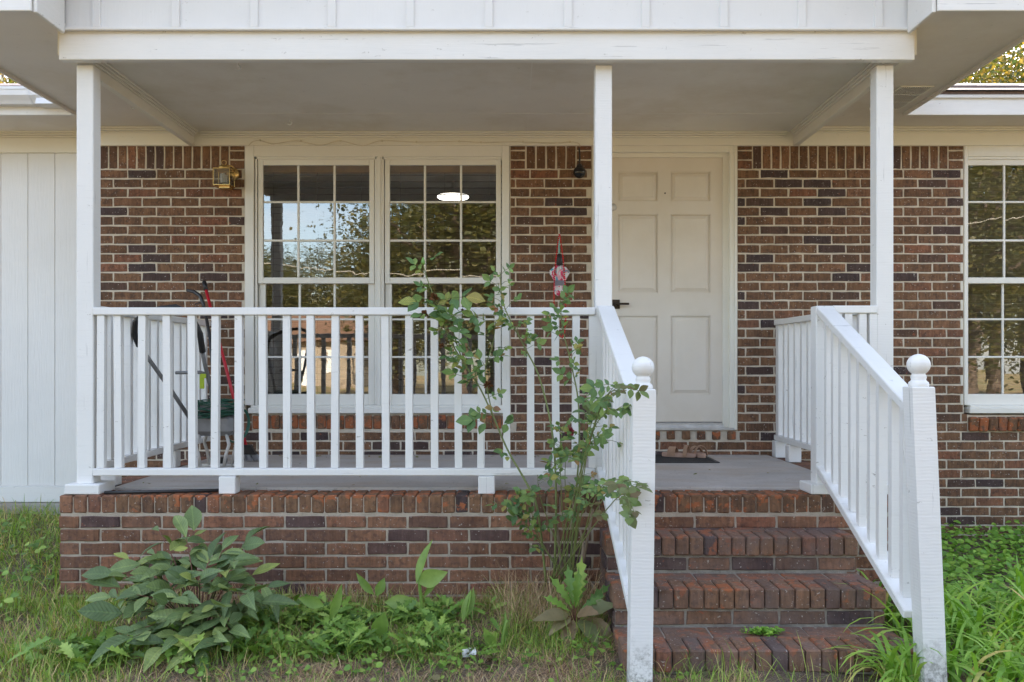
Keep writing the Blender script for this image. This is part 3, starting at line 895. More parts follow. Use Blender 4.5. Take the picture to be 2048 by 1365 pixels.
blind('wood slat blind inside the right half of the double window', X(774, 6.83), X(1006, 6.83), zt, .0485, 36, M['slat'], R(4), 6.84)
blind('closed dark slat blind inside the right-hand window', X(1936, 6.83), X(2184, 6.83), zt + .03, .034, 53, M['slat2'], R(-38), 6.84, val=False)
lp = thing('ceiling_lamp', 'lit white flush ceiling lamp seen through the right half of the double window', 'lamp', (X(906, 8.6), 8.6, 2.8))
lx, ly, lz = X(906, 8.6), 8.6, Z(395, 8.6)
MB().lathe([(.05, -.006), (.140, -.009), (.150, .0), (.143, .009), (.09, .010)], (lx, ly, lz), 28).build('diffuser', M['lamp'], lp, smooth=True)
MB().lathe([(.15, .012), (.155, .018), (.10, .045)], (lx, ly, lz), 28).build('canopy', M['light_metal'], lp, smooth=True)
MB().tube([(lx, ly, lz + .05), (lx, ly, 2.99)], .016, 10).build('stem', M['light_metal'], lp)

# ------------------------------------------------------------------ porch platform
PX0, PX1 = X(118, YP), 2.09
RT = .540                                 # top of the rowlock border
porch = thing('brick_porch', 'raised brick porch platform with rowlock edge and grey concrete floor', 'porch', (-.12, YP, 0))
core = MB()
core.box(PX0 + .006, PX1 - .006, YP + .006, YP + .185, -.25, RT - .012)
core.box(PX0 + .006, PX0 + .185, YP + .185, YW - .002, -.25, RT - .012)
core.box(PX1 - .185, PX1 - .006, YP + .185, YW - .002, -.25, RT - .012)
core.build('mortar_core', M['mortar_old'], porch)
sl = MB(); sl.box(PX0 + .192, PX1 - .192, YP + .194, YW - .001, .40, FLOOR, .006)
sl.build('concrete_floor', M['concrete'], porch)
pb = BrickSet(porch, M['brick_front'], 300)
rowlock_run(pb, PX0 + .0, X(230, YP), YP + .0975, RT - .046, M['brick_front'], step=26.2 * YP / FPX, score=.3)
rowlock_run(pb, X(230, YP), PX1, YP + .0975, RT - .046, M['brick_worn'], step=26.2 * YP / FPX, score=.3)
for x0, rz in ((PX0 + .0975, 0), (PX1 - .0975, 0)):
    y = YP + .195 + .034
    while y < YW - .03:
        M4 = Matrix.Translation((x0, y, RT - .046 + rng.uniform(-.002, .002))) @ Matrix.Rotation(R(90), 4, 'Z')
        pb.put(ROW, rng.randrange(6), M4, .06, M['brick_front']); y += .0685
zt0 = Z(1031.5, YP)
for k in range(8):
    zc = zt0 - (k + .5) * CH
    half = (k % 2 == 0)
    x = PX0 - (BL / 2 if half else 0)
    while x < PX1:
        a = max(x + JT / 2, PX0); b = min(x + BL - JT / 2, PX1)
        if b - a > .03 and not (a > .47 and b < 1.66 and k > 0):
            pb.put(STR, rng.randrange(7), T((a + b) / 2, YP + rng.uniform(-.003, .003), zc + rng.uniform(-.0015, .0015), rng.uniform(-.004, .004), (b - a) / (BL - JT)), .1 if b < .5 or k == 0 else .02)
        x += BL
    for sgn, xs_ in ((-1, PX0), (1, PX1)):
        y = YP + (0 if half else BL / 2) + .0
        while y < YW - .02:
            a = y + .0055; b = min(y + BL - .0055, YW - .01)
            if b - a > .03: pb.put(STR, rng.randrange(7), T(xs_, (a + b) / 2, zc, sgn * R(90), (b - a) / (BL - JT)), .005)
            y += BL
pb.finish()

# ------------------------------------------------------------------ steps
SX0, SX1 = .462, 1.70
STEPS = [(4.40, .376), (4.07, .203), (3.72, .036)]
steps = thing('brick_steps', 'three worn brick steps with rowlock nosings leading up to the porch', 'steps', (1.08, 4.2, 0))
core = MB(); prevY = YP
for (yf, zt_) in STEPS:
    core.box(SX0 + .010, SX1 - .010, yf + .024, prevY + .02, -.3, zt_ - .011)
    prevY = yf
core.build('mortar_core', M['mortar_step'], steps)
sb = BrickSet(steps, M['brick_step'], 300)
prevY = YP
for si, (yf, zt_) in enumerate(STEPS):
    rowlock_run(sb, SX0, SX1, yf + .0975, zt_ - .046, M['brick_step'], step=.0685, score=.3)
    # strip of flat bricks behind the nosing
    wdt = prevY + .015 - (yf + .205)
    if wdt > .03:
        x = SX0
        while x < SX1 - .02:
            L = min(.205, SX1 - x - .004)
            v, f = boxgeo(.1, wdt / 2, .045, .005)
            M4 = T(x + L / 2, yf + .203 + wdt / 2, zt_ - .050 + rng.uniform(-.002, .002), R(90), (wdt + .008) / .059, (L + .004) / .195, .96)
            sb.put(ROW, rng.randrange(6), M4, .2, M['brick_step']); x += .213
    # riser course(s) below the nosing
    for c in range(2 if si == 2 else 1):
        zc = zt_ - .100 - .036 - c * CH
        x = SX0 - (BL * .45 if (si + c) % 2 else BL * .1)
        while x < SX1:
            a = max(x + .006, SX0 + .012); b = min(x + BL - .006, SX1 - .012)
            if b - a > .03:
                sb.put(STR, rng.randrange(7), T((a + b) / 2, yf + .016 + rng.uniform(-.002, .002), zc, 0, (b - a) / (BL - JT), 1, 1.02), .3, M['brick_riser'])
            x += BL
    # bricks on the two flanks of the steps
    for sgn, xs_ in ((-1, SX0), (1, SX1)):
        for c in range(-1, 5):
            zc = zt_ - .100 - .036 - c * CH if c >= 0 else None
            if c < 0: continue
            y = yf + .02 - (BL * .5 if c % 2 else 0)
            while y < prevY - .01:
                a = max(y + .006, yf + .02); b = min(y + BL - .006, prevY + .01)
                if b - a > .03: sb.put(STR, rng.randrange(7), T(xs_, (a + b) / 2, zc, sgn * R(90), (b - a) / (BL - JT)), .02, M['brick_riser'])
                y += BL
    prevY = yf
sb.finish()

# ------------------------------------------------------------------ porch roof
pr = thing('porch_roof', 'white gabled porch roof with board and batten front and boxed eaves', 'porch roof', (-.14, 5.5, 2.8))
YB = 4.66
bm_ = MB(); bm_.box(X(117, YB), X(1830, YB), YB, YB + .05, Z(120, YB), Z(60, YB), .004)
bm_.build('front_beam', M['white'], pr)
for xa, xb in ((-2.375, -2.335), (2.085, 2.125)):
    MB().box(xa, xb, YB + .052, YW - .024, 2.838, SOF + .03, .003).build('side_beam', M['trim'], pr)
for sgn, xi in ((1, -2.334), (-1, 2.084)):
    mb = MB()
    for i in range(3):
        a, b = xi, xi + sgn * (.014 + .012 * i)
        mb.box(min(a, b), max(a, b), YB + .055, YW - .06, CEIL - .014 * (3 - i), CEIL - .014 * (2 - i) - .001, .003)
    mb.build('crown_moulding', M['trim'], pr)
seamx, seamy = .12, 6.16
MB().box(-2.335, 2.085, YB + .05, YW - .03, CEIL + .004, CEIL + .02).build('ceiling_backing', M['sash'], pr)
for (a, b) in ((-2.335, seamx), (seamx, 2.085)):
    for (c0, c1) in ((YB + .05, seamy), (seamy, YW - .02)):
        MB().box(a + .0012, b - .0012, c0 + .0012, c1 - .0012, CEIL, CEIL + .006).build('ceiling_panel', M['ceiling'], pr)
MB().box(seamx - .0025, seamx + .0025, YB + .06, YW - .06, CEIL - .0012, CEIL + .002).build('seam_bead', M['sash'], pr)
MB().box(-2.29, seamx - .004, seamy - .0025, seamy + .0025, CEIL - .0012, CEIL + .002).build('seam_bead', M['sash'], pr)
MB().box(seamx + .004, 2.04, seamy - .0025, seamy + .0025, CEIL - .0012, CEIL + .002).build('seam_bead', M['sash'], pr)
# gable front
YG = 4.642
gb = MB(); gb.prism([(-2.30, Z(58, YG)), (2.05, Z(58, YG)), (2.05, 3.33), (-.13, 4.02), (-2.30, 3.33)], 'y', YG, YG + .015)
gb.build('gable_panel', M['gable'], pr)
for px in (194, 352, 509, 664, 820.5, 977.5, 1136, 1291, 1447, 1603, 1756):
    xc = X(px, YG); ht = min(3.98, 4.0 - abs(xc + .13) * .32)
    MB().box(xc - .021, xc + .021, YG - .012, YG + .002, Z(56, YG), ht, .002).build('batten', M['gable'], pr)
MB().box(-2.312, X(1820, YB) , YG - .014, YG + .005, Z(62, YG), Z(56, YG) , .003).build('ledge_trim', M['white'], pr)
# eaves left and right: soffit, inner board, front fascia, outer fascia
def eave(xi, xo, sgn):
    a, b = min(xi, xo), max(xi, xo)
    MB().box(a, b, 4.372, EY + .018, SOF, SOF + .012).build('eave_soffit', M['soffit'], pr)
    MB().box(min(xi, xi - sgn * .02), max(xi, xi - sgn * .02), 4.352, YG - .016, 2.922, 3.38, .003).build('return_board', M['white'], pr)
    MB().box(a - (.0 if sgn > 0 else .02), b + (.02 if sgn > 0 else 0), 4.335, 4.352 - .001, 2.923, 3.20, .003).build('front_fascia', M['white'], pr)
    MB().box(min(xo, xo + sgn * .02), max(xo, xo + sgn * .02), 4.353, EY + .02, SOF - .022, EZ - .05, .003).build('side_fascia', M['soffit'], pr)
    q = MB()
    for i in range(3): q.box(min(xi, xi + sgn * (.05 - .014 * i)), max(xi, xi + sgn * (.05 - .014 * i)), YG + .0, YG + .016, SOF - .016 * (i + 1), SOF - .016 * i - .001, .003)
    q.build('corner_moulding', M['trim'], pr)
eave(-2.312, -3.02, -1); eave(2.057, 2.73, 1)
RX, RZ2 = -.145, EZ + (3.02 - .145) * SL
for sgn, xo in ((-1, -3.05), (1, 2.76)):
    m = MB(); m.prism([(xo, EZ - .05), (RX, RZ2 - .05), (RX, RZ2), (xo, EZ)], 'y', 4.30, 8.9)
    m.build('roof_slope', M['shingle'], pr)
# soffit vent on the right eave
sv = thing('soffit_vent', 'louvred metal vent set into the soffit right of the porch', 'vent', (2.555, 5.9, SOF))
m = MB(); vx0, vx1, vy0, vy1, vz = 2.45, 2.66, 5.66, 6.16, SOF - .004
m.box(vx0, vx1, vy0, vy0 + .012, vz - .004, vz + .003); m.box(vx0, vx1, vy1 - .012, vy1, vz - .004, vz + .003)
m.box(vx0, vx0 + .012, vy0 + .012, vy1 - .012, vz - .004, vz + .003); m.box(vx1 - .012, vx1, vy0 + .012, vy1 - .012, vz - .004, vz + .003)
for k in (1, 2): m.box(vx0 + .012, vx1 - .012, vy0 + k * .166 - .008, vy0 + k * .166 + .008, vz - .004, vz + .003)
m.build('vent_frame', M['trim'], sv)
MB().box(vx0 + .012, vx1 - .012, vy0 + .012, vy1 - .012, vz + .001, vz + .003).build('backing', M['bronze'], sv)
lv, lf = boxgeo(.0022, .228, .003); lm = mesh_from('louvre', lv, lf, M['trim'])
for i in range(13):
    o = bpy.data.objects.new('louvre', lm); _link(o, sv, (vx0 + .021 + i * .014, (vy0 + vy1) / 2, vz - .002))

# ------------------------------------------------------------------ posts
def post(label, xc, yc, ztop, group, block=True, hw=.0445, name='porch_post', cat='post'):
    p = thing(name, label, cat, (xc, yc, RT), group)
    m = MB(); m.box(xc - hw, xc + hw, yc - hw, yc + hw, RT + (.050 if block else 0), ztop, .004)
    m.build('shaft', M['white_post'], p)
    if block:
        bx0, bx1 = xc - .082, xc + .10
        MB().box(bx0, bx1, YP + .012, YP + .205, RT + .002, RT + .053, .004).build('base_block', M['white_post'], p)
    return p
PT = Z(120, YB)
post('square white post at the left corner of the porch', -2.245, 4.785, PT, 'porch posts')
p2 = post('square white post beside the door at the top of the steps', .488, 4.785, PT, 'porch posts', block=False)
post('square white post at the right corner of the porch', 1.971, 4.785, PT, 'porch posts')
post('short white post at the top of the right-hand stair rail', 1.645, 4.765, Z(612, 4.72), 'stair posts', name='stair_post')

# ------------------------------------------------------------------ railings
def railing(label, A, B, drop, centers, blocks=(), w=.06, hgt=.040, bw=.038, up_side=None, zb_off=0.0, extra=None):
    """A, B: ends of the top rail's upper edge; drop: top edge to the lower rail's upper edge"""
    A = Vector(A); B = Vector(B); d = (B - A); L = d.length
    hd = Vector((d.x, d.y, 0)).normalized()
    slope = d.z / math.hypot(d.x, d.y)
    r = thing('porch_railing' if abs(slope) < .05 else 'stair_railing', label, 'railing', ((A + B) / 2 - Vector((0, 0, drop)))[:])
    off = Vector((0, 0, hgt / 2))
    MB().bar(A - off, B - off, w, hgt, bev=.004).build('top_rail', M['rail'] if abs(hd.x) > .5 else M['white'], r)
    dn = Vector((0, 0, drop + hgt / 2))
    MB().bar(A - dn, B - dn, w, hgt * .95, bev=.004).build('bottom_rail', M['rail'] if abs(hd.x) > .5 else M['white'], r)
    for t_ in centers:
        p = A + (B - A) * t_ + Vector((rng.uniform(-.003, .003), rng.uniform(-.003, .003), 0))
        pb_ = p - Vector((0, 0, drop)) + Vector((rng.uniform(-.006, .006) if slope == 0 else 0, rng.uniform(-.003, .003), 0))
        hb = bw / 2; m = MB()
        sd_ = Vector((-hd.y, hd.x, 0))
        top = []; bot = []
        e = .0 if abs(slope) < .05 else .004
        for sx, sy in ((-1, -1), (1, -1), (1, 1), (-1, 1)):
            o_ = hd * (sx * hb) + sd_ * (sy * hb)
            top.append(p + o_ + Vector((0, 0, -hgt + slope * sx * hb - .001)))
            bot.append(pb_ + o_ + Vector((0, 0, slope * sx * hb + .001)))
        vs = [tuple(q) for q in bot + top]
        m.add(vs, [(0, 1, 5, 4), (1, 2, 6, 5), (2, 3, 7, 6), (3, 0, 4, 7), (0, 3, 2, 1), (4, 5, 6, 7)])
        m.build('baluster', M['white_post'], r)
    for t_ in blocks:
        p = A + (B - A) * t_
        zt_ = p.z - drop - hgt
        MB().box(p.x - .0435, p.x + .0435, p.y - .044, p.y + .044, (RT if abs(hd.x) > .5 else RT + .003), zt_ - .001, .004).build('support_block', M['white_post'], r)
    return r
ZTR = Z(615.5, 4.735); DROP = ZTR - Z(937, 4.735)
yf_ = 4.757
xa, xb = -2.198, .442
cent = [201.5, 233.5, 284, 333, 382.5, 429, 476, 523.5, 573.5, 621, 670, 719, 769, 816.5, 867.5, 915.5, 964, 1012, 1061.5, 1110.5, 1152.5, 1185.5]
ts = [(X(c, 4.738) - xa) / (xb - xa) for c in cent]
railing('long white baluster railing along the porch front, from corner post to door post', (xa, yf_, ZTR), (xb, yf_, ZTR), DROP, ts, [(X(454, 4.715) - xa) / (xb - xa), (X(973, 4.715) - xa) / (xb - xa)])
railing('short white railing between the stair post and the right corner post', (1.692, yf_, ZTR + .01), (1.926, yf_, ZTR + .01), DROP, [.12, .36, .68, .92])
n = 14
railing('white side railing at the left end of the porch, behind the corner post', (-2.245, 4.832, 1.535), (-2.245, 6.645, 1.545), DROP, [(i + .5) / n for i in range(n)], [.12, .62])
railing('white side railing at the right end of the porch, running back to the brick wall', (1.97, 4.832, 1.538), (1.97, 6.645, 1.552), DROP, [(i + .5) / n for i in range(n)] + [.985], [.80, .975])
railing('sloping white stair railing left of the steps', (.497, 4.738, 1.530), (.518, 3.606, 1.075), .845, [.03, .13, .25, .36, .47, .58, .69, .80, .92], w=.088, bw=.036)
railing('sloping white stair railing right of the steps', (1.645, 4.718, 1.522), (1.617, 3.606, 1.065), .830, [.05, .15, .26, .37, .48, .59, .70, .81, .92], w=.088, bw=.036)
# newels with ball finials, both leaning a little
def newel(label, xc, yc, ztop, lean):
    nw = thing('newel_post', label, 'newel', (xc, yc, -.15), 'newel posts at the foot of the steps')
    h = .0445; zb = -.18; m = MB(); dx = lean * (ztop - zb)
    v = []
    for z, dd in ((zb, dx), (ztop, 0)):
        for sx, sy in ((-1, -1), (1, -1), (1, 1), (-1, 1)): v.append((xc + dd + sx * h, yc + sy * h, z))
    k = .004
    for sx, sy in ((-1, -1), (1, -1), (1, 1), (-1, 1)): v.append((xc + sx * (h - k), yc + sy * (h - k), ztop + k))
    f = [(0, 3, 2, 1), (8, 9, 10, 11)]
    for a in (0, 4):
        for q in range(4): f.append((a + q, a + (q + 1) % 4, a + 4 + (q + 1) % 4, a + 4 + q))
    m.add(v, f); m.build('shaft', M['newel'], nw)
    prof = [(.037, .003), (.039, .010), (.037, .021), (.030, .026), (.0275, .031), (.030, .040), (.029, .047), (.0255, .052)]
    R0, cz = .0445, .090
    for i in range(3, 16):
        a = -math.pi / 2 + math.pi * i / 16
        prof.append((R0 * math.cos(a), cz + R0 * .95 * math.sin(a)))
    prof.append((.004, cz + R0 * .955))
    fin = MB().lathe(prof, (xc, yc, ztop), 28)
    fin.build('ball_finial', M['white_post'], nw, smooth=True)
newel('white square newel with ball finial at the left foot of the steps', .522, 3.56, 1.116, -.012)
newel('leaning white square newel with ball finial at the right foot of the steps', 1.612, 3.56, 1.126, .042)

# ------------------------------------------------------------------ small things on and around the porch
# wall lantern
yl = YW - .085
ln = thing('wall_lantern', 'brass box lantern on the brick left of the double window', 'lantern', (X(448, yl), YW, 2.5))
lx = X(448, yl); z1_, z0_ = Z(340, yl), Z(373, yl); hw = .062
fm = MB(); fw = .006
fm.box(lx - hw, lx + hw, yl - hw, yl + hw, z1_ - .004, z1_ + .004, .001)
fm.box(lx - hw, lx + hw, yl - hw, yl + hw, z0_ - .004, z0_ + .004, .001)
for sx in (-1, 1):
    for sy in (-1, 1):
        fm.box(lx + sx * (hw - fw / 2) - fw / 2, lx + sx * (hw - fw / 2) + fw / 2, yl + sy * (hw - fw / 2) - fw / 2, yl + sy * (hw - fw / 2) + fw / 2, z0_, z1_, .001)
fm.box(lx - .03, lx + .05, yl - .03, yl + .05, z0_ - .020, z0_ - .003, .002)
fm.build('frame', M['brass'], ln)
for (a, b, c0, c1) in ((-1, 1, -1, -1), (-1, 1, 1, 1), (-1, -1, -1, 1), (1, 1, -1, 1)):
    k = hw - .004
    if c0 == c1: v = [(lx + a * k, yl + c0 * k, z0_), (lx + b * k, yl + c0 * k, z0_), (lx + b * k, yl + c0 * k, z1_), (lx + a * k, yl + c0 * k, z1_)]
    else: v = [(lx + a * k, yl + c0 * k, z0_), (lx + a * k, yl + c1 * k, z0_), (lx + a * k, yl + c1 * k, z1_), (lx + a * k, yl + c0 * k, z1_)]
    MB().add(v, [(0, 1, 2, 3)]).build('glass_pane', M['glass_far'], ln)
MB().lathe([(.040, 0), (.043, .004), (.041, .020), (.012, .026), (.006, .034)], (lx, yl, z1_ + .004), 20).build('cap', M['brass'], ln, smooth=True)
ring = [(lx + .0 + .017 * math.cos(a), yl, z1_ + .052 + .017 * math.sin(a)) for a in np.linspace(-1.5, 4.8, 18)]
MB().tube(ring, .0026, 6).build('ring', M['brass'], ln, smooth=True)
arm = [(lx + .02, yl + .01, z1_ + .03), (lx + .045, yl + .03, z1_ + .034), (lx + .062, yl + .055, z1_ + .02), (lx + .045, YW - .012, z1_ - .012)]
MB().tube(arm, .007, 8).build('arm', M['brass'], ln, smooth=True)
MB().lathe([(.048, 0), (.046, .008), (.028, .016), (.012, .022)], (lx + .040, YW - .003, z1_ - .015), 24, Matrix.Rotation(R(90), 3, 'X')).build('backplate', M['brass'], ln, smooth=True)
cf = []
for i in range(60):
    a = i * .62; cf.append((lx + .021 * math.cos(a), yl + .021 * math.sin(a), z0_ + .022 + i * .0011))
MB().tube(cf, .0062, 6).build('spiral_bulb', M['paper'], ln, smooth=True)

# dark globe hanging from a cord beside the door
yg = YW - .06
gl = thing('porch_camera', 'small black glossy globe hanging on a cord left of the door', 'camera', (X(1159, yg), yg, 2.6))
gx_, gz_ = X(1159, yg), Z(345, yg)
t = NT('dark_gloss'); t.done((.012, .012, .013), .08); M['gloss'] = t.m
MB().sphere((gx_, yg, gz_), .047, 22, 14, (1, 1, .95)).build('globe', M['gloss'], gl, smooth=True)
MB().lathe([(.020, .036), (.022, .046), (.012, .062)], (gx_, yg, gz_), 16).build('cap', M['black'], gl, smooth=True)
MB().tube([(gx_, yg, gz_ + .06), (gx_ + .003, yg + .015, gz_ + .11), (gx_, yg + .03, Z(296, YW - .03))], .006, 8).build('cord', M['black'], gl, smooth=True)

# folded umbrella with a red bead necklace on one nail
yu = YW - .05
ux = X(1119, yu)
nl = MB(); nl.tube([(ux, YW + .01, Z(472, YW)), (ux, YW - .055, Z(471, YW)), (ux, YW - .06, Z(468, YW))], .003, 6)
nl.build('wall_hook', M['light_metal'], smooth=True, label='small metal hook in the brick above the umbrella', cat='hook')
um = thing('umbrella', 'folded umbrella patterned in pink, white and blue, hanging on the brick', 'umbrella', (ux, yu, Z(592, yu)))
rngu = random.Random(3)
rings = [(532, .022), (536, .040), (543, .062), (548, .060), (555, .046), (562, .036), (568, .034), (574, .037), (582, .036), (589, .028), (592, .012)]
cl = MB(); n = 24; ph = [rngu.uniform(.85, 1.15) for _ in range(n)]
for (py, r) in rings:
    for k in range(n):
        a = 2 * math.pi * k / n
        rr = r * (1 + .16 * (1 if k % 2 else -1)) * ph[k]
        cl.v.append((ux + rr * math.cos(a) * 1.06, yu + rr * math.sin(a) * .6, Z(py + rngu.uniform(-.8, .8), yu)))
for i in range(len(rings) - 1):
    for k in range(n): cl.face((i * n + k, i * n + (k + 1) % n, (i + 1) * n + (k + 1) % n, (i + 1) * n + k))
cl.face(tuple(range(n)))
cl.build('canopy', M['umbrella'], um)
MB().lathe([(.043, 0), (.044, .006), (.043, .034), (.042, .038)], (ux, yu, Z(572, yu)), 20, Matrix.Diagonal((1, .66, 1))).build('band', M['band'], um, smooth=True)
MB().lathe([(.014, 0), (.022, .01), (.025, .05), (.021, .085), (.012, .092)], (ux, yu, Z(533, yu)), 16).build('handle', M['black'], um, smooth=True)
MB().tube([(ux, yu, Z(510, yu)), (ux - .004, yu, Z(495, yu)), (ux - .002, YW - .05, Z(472, YW))], .005, 6).build('wrist_strap', M['strap'], um)
bd = MB()
loop = []
for (px, py) in ((1118, 471), (1115, 490), (1112, 515), (1109, 545), (1107.5, 580), (1108, 615), (1112, 645), (1119, 672), (1124, 676), (1129, 665), (1131, 640), (1131, 610), (1130, 575), (1128, 545), (1125.5, 515), (1122, 490), (1119, 471)):
    loop.append(Vector((X(px, yu - .02), yu - .045, Z(py, yu - .02))))
acc = 0.0
for a, b in zip(loop[:-1], loop[1:]):
    L = (b - a).length; q = acc
    while q < L:
        bd.sphere(a + (b - a) * (q / L), .0062, 7, 5); q += .0145
    acc = q - L
bd.build('bead_necklace', M['bead'], smooth=True, label='long red bead necklace looped over the umbrella', cat='necklace')

# doormat and sandals
dm = thing('doormat', 'black rubber doormat on the concrete in front of the door', 'doormat', (1.03, 6.34, FLOOR))
MB().box(.665, 1.385, 6.11, 6.58, FLOOR + .001, FLOOR + .010, .003).build('pile', M['mat'], dm)
rm = MB(); rm.box(.635, 1.412, 6.08, 6.109, FLOOR + .001, FLOOR + .008, .003); rm.box(.635, 1.412, 6.581, 6.61, FLOOR + .001, FLOOR + .008, .003)
rm.box(.635, .664, 6.109, 6.581, FLOOR + .001, FLOOR + .008, .003); rm.box(1.386, 1.412, 6.109, 6.581, FLOOR + .001, FLOOR + .008, .003)
rm.build('rim', M['matrim'], dm)
def sandal(label, cx, cy, rz):
    s = thing('sandal', label, 'sandal', (cx, cy, FLOOR + .011), 'pair of tan sandals')
    Mt = Matrix.Translation((cx, cy, FLOOR + .011)) @ Matrix.Rotation(rz, 4, 'Z')
    out = []
    for i in range(22):
        a = 2 * math.pi * i / 22
        y_ = .125 * math.sin(a); w_ = .041 + .010 * (y_ / .125)
        out.append((w_ * math.copysign(abs(math.cos(a)) ** .8, math.cos(a)), y_))
    m = MB(); k = len(out)
    for zz, sc in ((0, .96), (.004, 1), (.024, 1), (.028, .96)):
        for (x_, y_) in out: m.v.append(tuple(Mt @ Vector((x_ * sc, y_ * sc, zz))))
    for i in range(3):
        for q in range(k): m.face((i * k + q, i * k + (q + 1) % k, (i + 1) * k + (q + 1) % k, (i + 1) * k + q))
    m.face(tuple(reversed(range(k)))); m.face(tuple(3 * k + q for q in range(k)))
    m.build('sole', M['tan2'], s, smooth=False)
    for (yy, wid, hh, nm) in ((.045, .060, .060, 'toe_strap'), (-.055, .030, .075, 'heel_strap')):
        st = MB(); na = 12
        for i in range(na + 1):
            a = math.pi * i / na
            for side in (-1, 1):
                for rr in (1.0, .90):
                    st.v.append(tuple(Mt @ Vector((.048 * rr * math.cos(a), yy + side * wid / 2 * (1 - .15 * math.sin(a)), .012 + hh * rr * math.sin(a)))))
        for i in range(na):
            b = i * 4
            st.face((b, b + 2, b + 6, b + 4)); st.face((b + 1, b + 5, b + 7, b + 3)); st.face((b, b + 4, b + 5, b + 1)); st.face((b + 2, b + 3, b + 7, b + 6))
        st.build(nm, M['tan'], s)
sandal('tan strappy sandal on the doormat, left one of the pair', 1.195, 6.40, R(62))
sandal('tan strappy sandal on the doormat, right one of the pair', 1.335, 6.42, R(8))

# grey-handled garden machine, cord coil, wand, broom
def PT3(px, py, Y): return (X(px, Y), Y, Z(py, Y))
mw = thing('garden_machine', 'grey tube-handled garden machine behind the left end of the front railing', 'machine', (-1.93, 5.7, FLOOR))
mh = MB()
mh.tube([PT3(276, 688, 5.32), PT3(300, 722, 5.40), PT3(345, 785, 5.55), PT3(380, 838, 5.68)], .0125, 10)
mh.build('handle_tube', M['grey_metal'], mw, smooth=True)
mh = MB(); mh.tube([PT3(404, 700, 5.36), PT3(410, 730, 5.42), PT3(421, 775, 5.55), PT3(430, 838, 5.68)], .0125, 10)
mh.build('handle_tube', M['grey_metal'], mw, smooth=True)
mh = MB(); mh.tube([PT3(352, 746, 5.50), PT3(400, 745, 5.47), PT3(416, 750, 5.48)], .011, 10)
mh.build('crossbar', M['grey_metal'], mw, smooth=True)
mh = MB(); mh.tube([PT3(278, 692, 5.32), PT3(269, 668, 5.27), PT3(270, 645, 5.24), PT3(284, 632, 5.22), PT3(320, 617, 5.22), PT3(352, 613, 5.22), PT3(382, 628, 5.24), PT3(400, 668, 5.3), PT3(405, 704, 5.36)],
           [.017, .019, .018, .016, .014, .014, .015, .018, .019], 10)
mh.build('grip', M['black'], mw, smooth=True)
cx, cy = X(432, 5.75), 5.76
mh = MB(); mh.box(cx - .13, cx + .13, cy - .10, cy + .14, Z(872, 5.7), Z(828, 5.7), .03)
mh.build('housing', M['grey_metal'], mw)
mh = MB(); mh.box(cx - .09, cx + .10, cy - .07, cy + .10, Z(828, 5.7) + .001, Z(808, 5.7), .02)
mh.build('engine_cover', M['grey_metal'], mw)
for sx in (-1, 1):
    for sy in (-1, 1):
        bx = cx + sx * .085
        MB().tube([(bx, cy + sy * .07, Z(868, 5.7)), (bx + sx * .02, cy + sy * .08, FLOOR + .16), (bx + sx * .002, cy + sy * .085, FLOOR + .10), (bx - sx * .012, cy + sy * .085, FLOOR + .012)], .011, 8).build('leg', M['light_metal'], mw, smooth=True)
mh = MB(); mh.tube([(cx - .14, cy - .085, FLOOR + .012), (cx + .12, cy - .085, FLOOR + .012)], .011, 8); mh.tube([(cx - .14, cy + .085, FLOOR + .012), (cx + .12, cy + .085, FLOOR + .012)], .011, 8)
mh.build('foot_bar', M['light_metal'], mw, smooth=True)
mh = MB()
mh.box(X(400, 5.45), X(409, 5.45), 5.44, 5.452, Z(778, 5.45), Z(750, 5.45), .003); mh.box(X(402, 5.45), X(413, 5.45), 5.436, 5.448, Z(757, 5.45), Z(748, 5.45), .003)
mh.build('clip', M['lime'], mw)
# green cord: many loops lying on the machine and hanging off its right side
rc = random.Random(5); hs = MB(); pts = []
for i in range(560):
    a = i * .165; w = i / 560
    rr = .135 + .03 * math.sin(i * .037) + rc.uniform(-.004, .004)
    pts.append((cx + .012 + rr * math.cos(a) * 1.0, cy - .02 + rr * .8 * math.sin(a), Z(835, 5.7) + .055 + .045 * math.sin(i * .021 + 1) + .012 * math.sin(a * 2 + w * 9)))
hs.tube(pts, .0042, 5)
pts = []
for i in range(150):
    a = i * .17; pts.append((X(470, 5.7) + .075 * math.cos(a) * (1 + .1 * math.sin(i * .3)), 5.74 + .05 * math.sin(a), Z(845, 5.7) - .02 + .105 * math.sin(a) + rc.uniform(-.002, .002)))
hs.tube(pts, .0040, 5)
hs.build('cord_coil', M['hose'], smooth=True, label='tangled coil of dark green cord on the garden machine', cat='cord')
wd = thing('trimmer_wand', 'thin black wand with a curved trigger grip leaning behind the front railing', 'tool', (-2.1, 6.1, FLOOR))
wp_ = [PT3(374, 581, 6.35), PT3(388, 584, 6.34), PT3(400, 592, 6.33), PT3(406, 606, 6.32), PT3(410, 625, 6.3)]
MB().tube(wp_, [.011, .013, .013, .013, .012], 10).build('grip', M['black'], wd, smooth=True)
MB().tube([PT3(408, 608, 6.32), PT3(398, 606, 6.31), PT3(390, 609, 6.31)], .004, 6).build('trigger', M['black'], wd)
MB().tube([PT3(410, 622, 6.3), PT3(419, 670, 6.22), PT3(424, 715, 6.15), PT3(437, 905, 5.99)], [.011, .011, .013, .013], 8).build('shaft', M['black'], wd, smooth=True)
MB().box(X(437, 5.99) - .05, X(437, 5.99) + .05, 5.95, 6.03, FLOOR + .004, FLOOR + .05, .012).build('head', M['black'], wd)
br = thing('broom', 'red-handled broom with a black grip leaning on the brick beside the window', 'broom', (-1.8, 6.15, FLOOR))
a_, b_ = Vector(PT3(408, 564, 6.62)), Vector(PT3(492, 893, 6.2))
